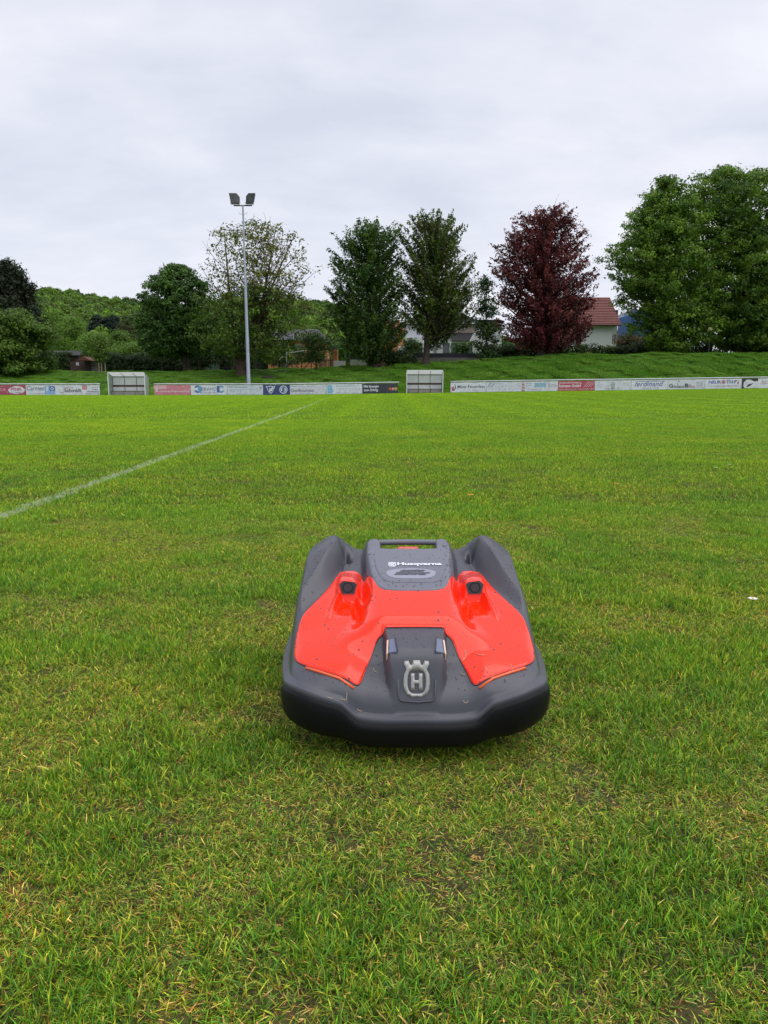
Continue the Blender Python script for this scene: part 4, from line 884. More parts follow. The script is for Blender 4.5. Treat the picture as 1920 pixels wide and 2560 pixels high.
    x0, x1, z0, z1 = rect(Y, 1018, 1192, 808, 905); zb = L.z - .3
    P = lambda px, py, dy=0: (wx(px, Y, 5), Y + dy, wz(py, Y))
    fin(MB().box(x0, x1, Y + 2.2, Y + 10, zb, z1).build('wall', M_WALLW, root), L)
    wall(root, Y + 2.0, 1128, 1191, 810, 832, M_BEIGE, 'upper_wall', .19)
    ap0, ap1 = P(1095, 754, 6), P(1134, 754, 6); e = wz(806, Y + 1.6); xa, xb = P(1008, 0)[0], P(1202, 0)[0]
    tiled(root, (xa, Y + 1.6, e), (xb, Y + 1.6, e), ap1, ap0, M_TILE_D); tiled(root, (xb, Y + 1.6, e), (xb, Y + 10.4, e), ap1, ap1, M_TILE_D); tiled(root, (xa, Y + 10.4, e), (xa, Y + 1.6, e), ap0, ap0, M_TILE_D); tiled(root, (xb, Y + 10.4, e), (xa, Y + 10.4, e), ap0, ap1, M_TILE_D)
    fin(MB().box(xa, xb, Y + 1.55, Y + 1.65, e - .18, e - .02).build('gutter', M_WFR, root), L)
    tiled(root, P(1128, 853, -.6), P(1172, 853, -.6), P(1186, 829, 2.1), P(1128, 829, 2.1), M_TILE_D, name='veranda_roof')
    fin(MB().prism([P(1171, 855, -.3), P(1184, 855, -.3), P(1184, 832, -.3), P(1178, 843, -.3)], (0, -1, 0), -2).build('veranda_gable', M_WFR, root), L)
    wall(root, Y - .4, 1106, 1184, 853.5, 857.5, M_WFR, 'veranda_beam', .3)
    for a, b in ((1106, 1123), (1127, 1143.5), (1147.5, 1164), (1169, 1180)): wall(root, Y - .25, a, b, 858, 884, M_GREYP, 'veranda_screen', .06)
    for c in (1104.5, 1125, 1145.5, 1166.5, 1182): wall(root, Y - .4, c - 1.5, c + 1.5, 857.5, 900, M_WFR, 'post', .2, down=True)
    fin(MB().box(P(1020, 0)[0], P(1062, 0)[0], Y + .6, Y + 2.1, wz(856, Y), wz(844, Y)).build('balcony', M_WFR, root), L)
    for c in (1016, 1036, 1058, 1074.5): wall(root, Y + .5, c - 2, c + 2, 822 if c < 1020 else 856, 900, M_WFR, 'post', .25, down=True)
    wall(root, Y + 2.05, 1039, 1057, 858, 884, M_BROWNW, 'recess', .13); window(root, Y + 2.0, 1043, 1052, 864, 884); window(root, Y + 2.2, 1040, 1050, 822, 838); window(root, Y + 2.2, 1082, 1092, 862, 884); window(root, Y + 1.98, 1150, 1160, 813, 825)
    wall(root, Y + 1.2, 996, 1014, 866, 900, M_WALLW, 'side_wall', 3.)
    fin(MB().box(P(1192, 0)[0] + .01, P(1262, 0)[0], Y + 3, Y + 9, zb, wz(798, Y)).build('annex_wall', M_WALLW, root), L)
    tiled(root, (P(1190, 0)[0], Y + 2.7, wz(799, Y)), (P(1268, 0)[0], Y + 2.7, wz(799, Y)), (P(1268, 0)[0], Y + 7, wz(788, Y)), (P(1190, 0)[0], Y + 7, wz(788, Y)), M_TILE_D, name='annex_roof')
    # house with the red roof further back
    Y = 132.; L = Vector((wx(970, Y, 3), Y, float(gz(wx(970, Y, 3), Y)))); root = tag(empty('red_roofed_house', L), 'distant house whose red roof shows through the two-trunk tree', 'house')
    fin(MB().box(wx(932, Y, 4), wx(1008, Y, 4), Y, Y + 8, L.z - .3, wz(824, Y)).build('wall', M_ORANGE, root), L)
    tiled(root, (wx(928, Y, 4), Y - .4, wz(825, Y)), (wx(1012, Y, 4), Y - .4, wz(825, Y)), (wx(1000, Y, 4), Y + 4, wz(798, Y)), (wx(936, Y, 4), Y + 4, wz(798, Y)), pmat('pale_red_tile', (.42, .10, .09), .6, var=.3, scale=2))
    window(root, Y, 950, 958, 836, 850); window(root, Y, 980, 988, 836, 850)
    # orange house with grey hipped roof
    Y = 106.; L = Vector((wx(740, Y, 3), Y, float(gz(wx(740, Y, 3), Y)))); root = tag(empty('orange_house', L), 'orange house with a pale grey tiled hipped roof', 'house')
    P = lambda px, py, dy=0: (wx(px, Y, 5), Y + dy, wz(py, Y))
    fin(MB().box(P(668, 0)[0], P(812, 0)[0], Y + .7, Y + 9, L.z - .3, wz(853, Y)).build('wall', M_ORANGE, root), L)
    ez = wz(850, Y); xa, xb = P(660, 0)[0], P(820, 0)[0]
    tiled(root, (xa, Y, ez), (P(806, 0)[0], Y, ez), P(788, 818, 4.5), P(690, 818, 4.5), M_TILE_G, course=.3)
    tiled(root, (P(806, 0)[0], Y, ez), (xb, Y + 9, ez), P(788, 818, 4.5), P(788, 818, 4.5), M_TILE_D, name='hip'); tiled(root, (xa, Y + 9, ez), (xa, Y, ez), P(690, 818, 4.5), P(690, 818, 4.5), M_TILE_D, name='hip')
    fin(MB().box(xa, P(806, 0)[0], Y - .08, Y - .005, ez - .12, ez + .02).build('gutter', M_BROWNW, root), L)
    window(root, Y + .7, 700, 712, 860, 872); window(root, Y + .7, 740, 754, 860, 872)
    # ivy-covered shed and little brick hut at the left
    Y = 96.; L = Vector((wx(160, Y, 3), Y, float(gz(wx(160, Y, 3), Y)))); root = tag(empty('ivy_shed', L), 'low grey-roofed shed overgrown with ivy at the left', 'shed')
    fin(MB().box(wx(122, Y, 3), wx(198, Y, 3), Y, Y + 3, L.z - .2, wz(888, Y)).build('wall', pmat('shed_wall', (.05, .045, .035), .9, var=.4, scale=3), root), L)
    tiled(root, (wx(118, Y, 3), Y - .3, wz(889, Y)), (wx(202, Y, 3), Y - .3, wz(889, Y)), (wx(198, Y, 3), Y + 1.6, wz(876, Y)), (wx(124, Y, 3), Y + 1.6, wz(876, Y)), pmat('old_slate', (.10, .10, .11), .8, var=.4, scale=3))
    rs = np.random.RandomState(3); n = 260; C = np.stack([rs.uniform(wx(118, Y, 3), wx(180, Y, 3), n), np.full(n, Y - .35), rs.uniform(L.z, wz(882, Y), n)], 1) - np.array(L)
    V, F, T = leaves_np(rs, C, C*0 + np.array([0, -1, .3]), 26, .25, .15, np.array(GR_DARK + [(.05, .07, .04)])); mesh_np('ivy', V, F, mat=M_LEAF, parent=root, tint=T)
    Y = 94.; L = Vector((wx(212, Y, 3), Y, float(gz(wx(212, Y, 3), Y)))); root = tag(empty('garden_hut', L), 'small reddish-brown hut with a grey door behind the staked tree', 'hut')
    xa, xb, zt = wx(175, Y, 3), wx(247, Y, 3), wz(903, Y)
    fin(MB().box(xa, xb, Y, Y + 2.5, L.z - .2, zt).build('wall', pmat('brown_boards', (.065, .04, .035), .85, var=.35, scale=4), root), L)
    fin(MB().prism([(wx(212, Y, 3), Y - .02, zt), (xb, Y - .02, zt), (wx(230, Y, 3), Y - .02, wz(893, Y))], (0, -1, 0), -2.5).build('gable', pmat('reddish_boards', (.13, .05, .035), .85, var=.3, scale=4), root), L)
    q = rect(Y, 229, 244, 904, 927); d = fin(MB().box(q[0], q[1], Y - .05, Y - .003, q[2], q[3]).build('door', pmat('grey_door', (.15, .14, .15), .7, var=.3, scale=3), root), L)
    fin(MB().box(q[0], q[1], Y - .08, Y - .052, (q[2] + q[3])/2, (q[2] + q[3])/2 + .07).build('crossbar', M_BROWNW, d), L)
    for a in (191.3, 195.0): q = rect(Y, a, a + 2.4, 906, 913.5); fin(MB().box(q[0], q[1], Y - .04, Y - .003, q[2], q[3]).build('window', M_WFR, root), L)
    # garden walls and dark screens before the houses
    def gwall(label, Y, px0, px1, py0, py1, mat, step, group=None, cap=None):
        xm = wx((px0 + px1)/2, Y, 3); L = Vector((xm, Y, float(gz(xm, Y)))); root = tag(empty('garden_wall', L), label, 'wall', group)
        n = max(1, round((px1 - px0)/step))
        for i in range(n):
            x0, x1, z0, z1 = rect(Y, px0 + (px1 - px0)*i/n, px0 + (px1 - px0)*(i + 1)/n, py0, py1)
            fin(MB().box(x0 + .015, x1 - .015, Y, Y + .2, z0 - .4, z1).build('wall_panel', mat, root), L)
    gwall('long beige concrete wall of panels behind the upswept tree', 81, 1030, 1214, 894, 911, M_CONC2, 17)
    gwall('low white wall piece at its left end beside the orange hut', 83, 834, 864, 902, 916, M_CONC, 30, 'low white garden walls')
    gwall('low white wall of three pieces left of the two-trunk tree', 82, 875, 937, 899, 917, M_CONC, 21, 'low white garden walls')
    def screen(label, Y, px0, px1, py0, py1, step):
        xm = wx((px0 + px1)/2, Y, 3); L = Vector((xm, Y, float(gz(xm, Y)))); root = tag(empty('privacy_screen', L), label, 'fence')
        n = max(1, round((px1 - px0)/step))
        for i in range(n):
            x0, x1, z0, z1 = rect(Y, px0 + (px1 - px0)*i/n, px0 + (px1 - px0)*(i + 1)/n, py0, py1)
            fin(MB().box(x0 + .02, x1 - .02, Y, Y + .04, z0 - .1, z1).build('screen_panel', M_DARKF, root), L)
            fin(MB().box(x0 - .02, x0 + .015, Y - .01, Y + .06, z0 - 1., z1 + .03).build('post', M_DARKF, root), L)
    screen('long dark privacy screen on the beige wall', 81.6, 996, 1220, 883, 894, 22)
    screen('short dark privacy screen over the low white wall', 82.6, 868, 938, 887, 899.5, 20)
    # orange garden hut
    Y = 90.; L = Vector((wx(836, Y, 3), Y, float(gz(wx(836, Y, 3), Y)))); root = tag(empty('orange_hut', L), 'tiny orange hut between the apple tree and the low white wall', 'hut')
    wall(root, Y, 829, 844, 874, 905, M_ORANGE, 'wall', 1.2, down=True); fin(MB().prism([(wx(827, Y, 3), Y - .2, wz(874, Y)), (wx(846, Y, 3), Y - .2, wz(874, Y)), (wx(837, Y, 3), Y - .2, wz(868, Y))], (0, -1, 0), -1.5).build('roof', M_TILE_D, root), L)
    # wire and paling garden fences
    M_POST = pmat('weathered_post', (.075, .06, .05), .9, var=.3, scale=5)
    def posts_fence(label, Y, pxs, py0, py1, rails, struts=(), nm='garden_fence', r=.05, mat=None):
        mat = mat or M_POST
        xm = wx(pxs[0], Y, 3); L = Vector((xm, Y, float(gz(xm, Y)))); root = tag(empty(nm, L), label, 'fence')
        for p in pxs:
            x = wx(p, Y, 3); g = float(gz(x, Y)); fin(MB().tube([(x, Y, g - .2), (x, Y, wz(py0, Y))], r, 6).build('post', mat, root), L)
        for p in struts:
            x = wx(p, Y, 3); g = float(gz(x, Y))
            for s in (-1, 1): fin(MB().tube([(x, Y, wz(py0 + 2, Y)), (x + s*.8, Y, g)], .05, 5).build('strut', mat, root), L)
        for f in rails:
            fin(MB().tube([(wx(p, Y, 3), Y - .06, float(gz(wx(p, Y, 3), Y)) + (wz(py0, Y) - float(gz(wx(p, Y, 3), Y)))*f) for p in pxs], .012, 4).build('wire', mat, root), L)
    posts_fence('dark post-and-wire fence with slanting struts before the gardens', 80, [650, 684, 706, 730, 754, 778, 800, 826], 899, 922, (.3, .6, .92), (730, 778))
    posts_fence('post-and-wire fence beneath the sparse tree', 83, [405, 440, 470, 497, 528, 548, 585, 612, 640], 899, 922, (.35, .9), ())
    def paling(label, Y, px0, px1, py0, py1, mat, w=.09, gap=.16):
        x0, x1, z0, z1 = rect(Y, px0, px1, py0, py1); xm = (x0 + x1)/2; L = Vector((xm, Y, float(gz(xm, Y)))); root = tag(empty('paling_fence', L), label, 'fence'); x = x0; rr = random.Random(7)
        while x < x1: fin(MB().box(x, x + w, Y, Y + .025, L.z, z1 + rr.uniform(-.12, .1)).build('paling', mat, root), L); x += gap
        fin(MB().box(x0, x1, Y + .026, Y + .06, z1 - .35, z1 - .27).build('rail', mat, root), L)
    paling('brown paling fence right of the apple tree', 86, 798, 833, 894, 908, pmat('brown_paling', (.10, .06, .05), .9, var=.3, scale=4))
    paling('grey old board fence right of the yellowish shrub', 86, 694, 722, 896, 908, pmat('grey_paling', (.20, .19, .17), .9, var=.3, scale=4), .14, .16)
    # frames and small things in the garden plots
    Y = 88.; L = Vector((wx(570, Y, 3), Y, float(gz(wx(570, Y, 3), Y)))); root = tag(empty('garden_shed', L), 'small black garden shed with a white door frame under the sparse tree', 'shed')
    wall(root, Y, 552, 578, 887, 912, M_DARKF, 'wall', 1.5, down=True)
    for a, b, c, d in ((563, 564.5, 889, 909), (575, 576.5, 889, 909), (563, 576.5, 888, 889.2)): q = rect(Y, a, b, c, d); fin(MB().box(q[0], q[1], Y - .06, Y - .004, q[2], q[3]).build('door_frame', M_WFR, root), L)
    Y = 92.; L = Vector((wx(526, Y, 3), Y, float(gz(wx(526, Y, 3), Y)))); root = tag(empty('greenhouse', L), 'low pale greenhouse right of the round dark tree', 'greenhouse')
    wall(root, Y, 507, 546, 880, 905, pmat('green_sheet', (.07, .14, .09), .5, var=.3, scale=2), 'wall', 1.5, down=True); q = rect(Y, 505, 548, 875.5, 880); fin(MB().box(q[0], q[1], Y - .1, Y + 1.7, q[2], q[3]).build('roof', M_CONC, root), L)
    Y = 82.; L = Vector((wx(696, Y, 3), Y, float(gz(wx(696, Y, 3), Y)))); root = tag(empty('pipe_frame', L), 'thin white pipe frame over the garden beds', 'frame')
    m = MB(); Q = lambda px, py: (wx(px, Y, 3), Y, wz(py, Y))
    m.tube([Q(698, 900), Q(716, 883), Q(773, 875)], .03, 5); fin(m.build('pipe', M_WFR, root), L); fin(MB().tube([Q(716.5, 905), Q(716.5, 881)], .03, 5).build('upright', M_WFR, root), L)
    # stakes round the young tree
    Y = 76.4
    for i, (p, nm) in enumerate(((249, 'left'), (255, 'middle'), (263, 'right'))):
        x = wx(p, Y, 2); g = float(gz(x, Y)); s = tag(MB().tube([(0, 0, -.1), (0, 0, wz(907, Y) - g)], .045, 6).build('stake', pmat('pale_stake', (.30, .26, .16), .8), None), nm + ' pale wooden stake of the three round the young tree', 'stake', 'stakes round the young tree'); s.location = (x, Y - .1 + .1*i, g)
    # sleepers on the bank
    Y = 73.; x0, x1 = wx(632, Y, 1.8), wx(690, Y, 1.8); g = float(gz((x0 + x1)/2, Y)); o = MB().box(-(x1 - x0)/2, (x1 - x0)/2, 0, .25, 0, .22).build('timber_beam', M_POST, None, bevel=.02); o.location = ((x0 + x1)/2, Y, g + .05); tag(o, 'long dark timber beam lying on the bank right of the pole', 'beam')
    # globe lamp under the great trees
    Y = 80.; x = wx(1771, Y, 4); g = float(gz(x, Y)); L = Vector((x, Y, g)); r = tag(empty('street_lamp', L), 'lamp post with a pale yellow globe under the huge trees', 'street lamp')
    zc = wz(824, Y) - g; MB().tube([(0, 0, 0), (0, 0, zc - .2)], [.05, .04], 6).build('post', M_STEEL_D, r)
    mb = MB(); ring = [(0, 0, -.25)] + [(0, 0, .25*math.sin(a)) for a in np.linspace(-1.4, 1.4, 9)]; mb.tube([(0, 0, zc + q[2]) for q in ring[1:]], [.25*math.cos(a) for a in np.linspace(-1.4, 1.4, 9)], 12)
    mb.build('globe', pmat('lamp_globe', (.75, .66, .38), .3), r, smooth=True)
build_buildings()

# ------------------------------------------------------------------ robot mower
def hermite(xq, xs, ys):
    xs = np.array(xs, float); ys = np.array(ys, float); d = np.diff(ys)/np.diff(xs); m_ = np.concatenate([[d[0]], (d[:-1] + d[1:])/2, [d[-1]]])
    xq = np.clip(xq, xs[0], xs[-1]); i = np.clip(np.searchsorted(xs, xq, side='right') - 1, 0, len(xs) - 2); h = xs[i + 1] - xs[i]; t = (xq - xs[i])/h
    return (2*t**3 - 3*t**2 + 1)*ys[i] + (t**3 - 2*t**2 + t)*h*m_[i] + (-2*t**3 + 3*t**2)*ys[i + 1] + (t**3 - t**2)*h*m_[i + 1]
def outline():
    w, L_, rf, rr = .2585, .620, .060, .085; pts = []
    def arc(cx, cy, r, a0, a1, n): return [(cx + r*math.cos(a), cy + r*math.sin(a)) for a in np.linspace(a0, a1, n)]
    pts += [(x, 0.) for x in np.linspace(-w + rf, w - rf, 90)[:-1]] + arc(w - rf, rf, rf, -PI/2, 0, 26)[:-1] + [(w, y) for y in np.linspace(rf, L_ - rr, 100)[:-1]] + arc(w - rr, L_ - rr, rr, 0, PI/2, 22)[:-1]
    pts += [(x, L_) for x in np.linspace(w - rr, -w + rr, 70)[:-1]] + arc(-w + rr, L_ - rr, rr, PI/2, PI, 22)[:-1] + [(-w, y) for y in np.linspace(L_ - rr, rf, 100)[:-1]] + arc(-w + rf, rf, rf, PI, 1.5*PI, 26)[:-1]
    P = np.array(pts); P[:, 1] += .022*(P[:, 0]/.22)**2*(1 - P[:, 1]/.62)
    P[:, 0] *= (1 - .150*(1 - np.clip(P[:, 1]/.3, 0, 1))**2) ; return P
OUT = outline()
def dist_poly(x, y, P):
    x = np.asarray(x, float).ravel(); y = np.asarray(y, float).ravel(); A = P; B = np.roll(P, -1, 0); out = np.empty(len(x))
    for s in range(0, len(x), 4000):
        px, py = x[s:s + 4000, None], y[s:s + 4000, None]; dx, dy = (B - A).T; t = np.clip(((px - A[:, 0])*dx + (py - A[:, 1])*dy)/(dx*dx + dy*dy + 1e-18), 0, 1)
        out[s:s + 4000] = np.sqrt(((px - A[:, 0] - t*dx)**2 + (py - A[:, 1] - t*dy)**2).min(1))
    return out
def inside(x, y, P):
    x = np.asarray(x, float); y = np.asarray(y, float); r = np.zeros(x.shape, bool); j = len(P) - 1
    for i in range(len(P)):
        xi, yi, xj, yj = P[i][0], P[i][1], P[j][0], P[j][1]
        c = ((yi > y) != (yj > y)) & (x < (xj - xi)*(y - yi)/((yj - yi) + 1e-18) + xi); r ^= c; j = i
    return r
def ZB(ax): return hermite(ax, [0, .090, .104, .131, .144, .205, .228, .26], [.088, .0885, .092, .1135, .117, .130, .129, .122])
def H(x, y, shell=True):
    x = np.asarray(x, float); y = np.asarray(y, float); ax = np.abs(x)
    W = hermite(y, [-.02, .0, .02, .05, .10, .21, .30, .42, .50, .56, .60, .64], [.10, .118, .130, .146, .164, .194, .216, .240, .251, .262, .256, .235])
    W = W - .011*(1 - sstep(.085, .125, ax))*(1 - sstep(.095, .14, y))
    W = W - .014*sstep(.13, .25, ax)*(1 - sstep(.18, .32, y))
    wi = np.interp(y, [.12, .27, .5], [.045, .074, .092]); wo = np.interp(y, [.12, .18, .27, .38, .5], [.165, .140, .103, .108, .114])
    hump = np.interp(y, [.3, .5, .56], [.036, .0240, .0190])*(1 - sstep(0, 1, (ax - wi)/(wo - wi)))*sstep(.105, .165, y)*(1 - sstep(.575, .60, y))
    B = W + hump + .006*(1 - sstep(0, .05, ax))*sstep(.15, .25, y)*(1 - sstep(.40, .5, y))*0
    B = B - .011*np.exp(-((ax - .108)/.011)**2)*sstep(.14, .22, y)*(1 - sstep(.38, .45, y))
    # sensor pods with the scoops below them
    pc = np.abs(ax - .131)
    pod = .027*(1 - sstep(.017, .028, pc))*sstep(.302, .312, y)*(1 - sstep(.318, .43, y))
    cheek = .010*np.exp(-((pc - (.020 + (.30 - y)*.22))/.0055)**2)*sstep(.20, .28, y)*(1 - sstep(.30, .315, y))
    scoop = -.010*(1 - sstep(.55, 1., pc/(.020 + np.clip(.30 - y, 0, 1)*.22)))*sstep(.215, .28, y)*(1 - sstep(.300, .306, y))
    B = B + pod + cheek + scoop
    # fenders over the rear wheels
    xi = hermite(y, [.0, .13, .20, .25, .34, .43, .49, .55, .64], [.232, .231, .230, .222, .176, .149, .140, .118, .118])
    R = hermite(y, [.15, .22, .27, .33, .40, .46, .50, .545, .59, .62], [0, .004, .014, .034, .052, .059, .056, .043, .024, .012])
    R = np.where(y < .16, 0, R)
    ww = np.interp(y, [.2, .34, .43, .49, .55], [.030, .050, .034, .028, .062])
    f = sstep(0, 1, (ax - xi + .002)/ww)
    B = B*(1 - 0) + R*f - .044*sstep(.172, .262, ax)*sstep(.22, .42, y) - .0*y
    # dark pocket between fender and rear deck
    B = B - .036*np.exp(-((ax - .149)/.0095)**2)*sstep(.478, .495, y)*(1 - sstep(.515, .545, y))
    # carrying handle opening
    B = B + .004*sstep(.062, .072, ax)*(1 - sstep(.098, .108, ax))*sstep(.49, .55, y)*(1 - sstep(.575, .59, y))
    hole = (1 - sstep(.060, .066, ax))*sstep(.503, .509, y)*(1 - sstep(.60, .62, y)); B = B - .085*hole
    if shell:
        d = dist_poly(x, y, OUT).reshape(x.shape); zb = ZB(ax)
        r = np.interp(y, [0, .04, .15, .30, .5, .6], [.018, .021, .030, .020, .018, .03]); t = np.clip((d - .0125)/r, 0, 1)
        g = np.sqrt(np.clip(1 - (1 - t)**2, 0, 1)); sh = zb + .005*np.clip(d/.0125, 0, 1)
        B = sh + np.maximum(B - sh, 0)*g
    # nose box
    zt = hermite(y, [.012, .018, .024, .046, .056, .075, .14], [.098, .114, .126, .178, .189, .196, .207]); wn = np.interp(y, [.015, .045, .14], [.0335, .047, .054])
    k = (1 - sstep(0, 1, (ax - wn)/.007))*(1 - sstep(.145, .165, y))*sstep(.010, .018, y)
    B = B + np.maximum(zt - B, 0)*k
    return B
def chaikin(P, n=2):
    P = np.array(P, float)
    for _ in range(n):
        Q = np.roll(P, -1, 0); P = np.stack([P*.75 + Q*.25, P*.25 + Q*.75], 1).reshape(-1, 2)
    return P
def mirror(half):
    """half outline from the middle line outwards and back to the middle line, x >= 0"""
    return np.array(half + [(-a, b) for a, b in half[::-1] if a > 1e-9])
def resample(P, step):
    out = []
    for i in range(len(P)):
        a, b = P[i], P[(i + 1) % len(P)]; n = max(1, int(np.hypot(*(b - a))/step)); out += [a + (b - a)*k/n for k in range(n)]
    return np.array(out)
def sheet(name, outs, M, mat, parent, grid=.0025, h=.004, rim=.0012, skirt=-.001, smooth=True, step=None, rings=0.):
    """solid panel over a plane region bounded by outs[0] (holes: outs[1:]); M(u,v,h) -> xyz"""
    step = step or grid; outs = [resample(np.array(o, float), step) for o in outs]
    pts = []; edges = []
    for o in outs:
        b = len(pts); pts += [tuple(p) for p in o]; edges += [(b + i, b + (i + 1) % len(o)) for i in range(len(o))]
    nb = len(pts); o = outs[0]; u, v = np.meshgrid(np.arange(o[:, 0].min(), o[:, 0].max(), grid), np.arange(o[:, 1].min(), o[:, 1].max(), grid)); u = u.ravel(); v = v.ravel()
    k = inside(u, v, o)
    for q in outs[1:]: k &= ~inside(u, v, q)
    u, v = u[k], v[k]; d = dist_poly(u, v, outs[0])
    for q in outs[1:]: d = np.minimum(d, dist_poly(u, v, q))
    k = d > max(grid*.55, rings + grid*.5); u, v, d = u[k], v[k], d[k]
    if rings:
        T = np.roll(o, -2, 0) - np.roll(o, 2, 0); T /= np.linalg.norm(T, axis=1)[:, None]; Ni = np.stack([-T[:, 1], T[:, 0]], 1); q = np.arange(.0016, rings, .0016)
        RP = (o[None] + Ni[None]*q[:, None, None]).reshape(-1, 2); u = np.concatenate([u, RP[:, 0]]); v = np.concatenate([v, RP[:, 1]])
    allp = [Vector(p) for p in pts] + [Vector((a, b)) for a, b in zip(u, v)]
    vo, eo, fo, ov, _, _ = mgeo.delaunay_2d_cdt(allp, edges, [], 0, 1e-7, True)
    VV = np.array([p[:] for p in vo]); F = np.array([f for f in fo if len(f) == 3])
    c = VV[F].mean(1); k = inside(c[:, 0], c[:, 1], outs[0])
    for q in outs[1:]: k &= ~inside(c[:, 0], c[:, 1], q)
    F = F[k]
    a, b_, c_ = VV[F[:, 0]], VV[F[:, 1]], VV[F[:, 2]]; cr = (b_[:, 0] - a[:, 0])*(c_[:, 1] - a[:, 1]) - (b_[:, 1] - a[:, 1])*(c_[:, 0] - a[:, 0]); F[cr < 0] = F[cr < 0][:, ::-1]
    dd = np.minimum.reduce([dist_poly(VV[:, 0], VV[:, 1], q) for q in outs])
    hh = np.zeros(len(VV)) + h - (rim*(1 - np.clip(dd/max(rim*2, 1e-6), 0, 1))**2 if rim else 0)
    X = M(VV[:, 0], VV[:, 1], hh)
    E = {}
    for f in F:
        for i in range(3): e = (f[i], f[(i + 1) % 3]); E[e] = E.get(e, 0) + 1
    be = [e for e in E if (e[1], e[0]) not in E]; bv = sorted({i for e in be for i in e}); mp = {i: len(VV) + j for j, i in enumerate(bv)}
    Xs = M(VV[bv, 0], VV[bv, 1], np.full(len(bv), skirt)); V = np.concatenate([X, Xs])
    S = [(e[1], e[0], mp[e[0]]) for e in be] + [(e[1], mp[e[0]], mp[e[1]]) for e in be]
    F = np.concatenate([F, np.array(S)])
    ob = mesh_np(name, V, F, mat=mat, parent=parent, smooth=smooth)
    if smooth:
        try:
            bpy.context.view_layer.objects.active = ob; ob.data.set_sharp_from_angle(angle=rad(48))
        except Exception: pass
    return ob
def onH(u, v, h): return np.stack([u, v, H(u, v) + h], 1)

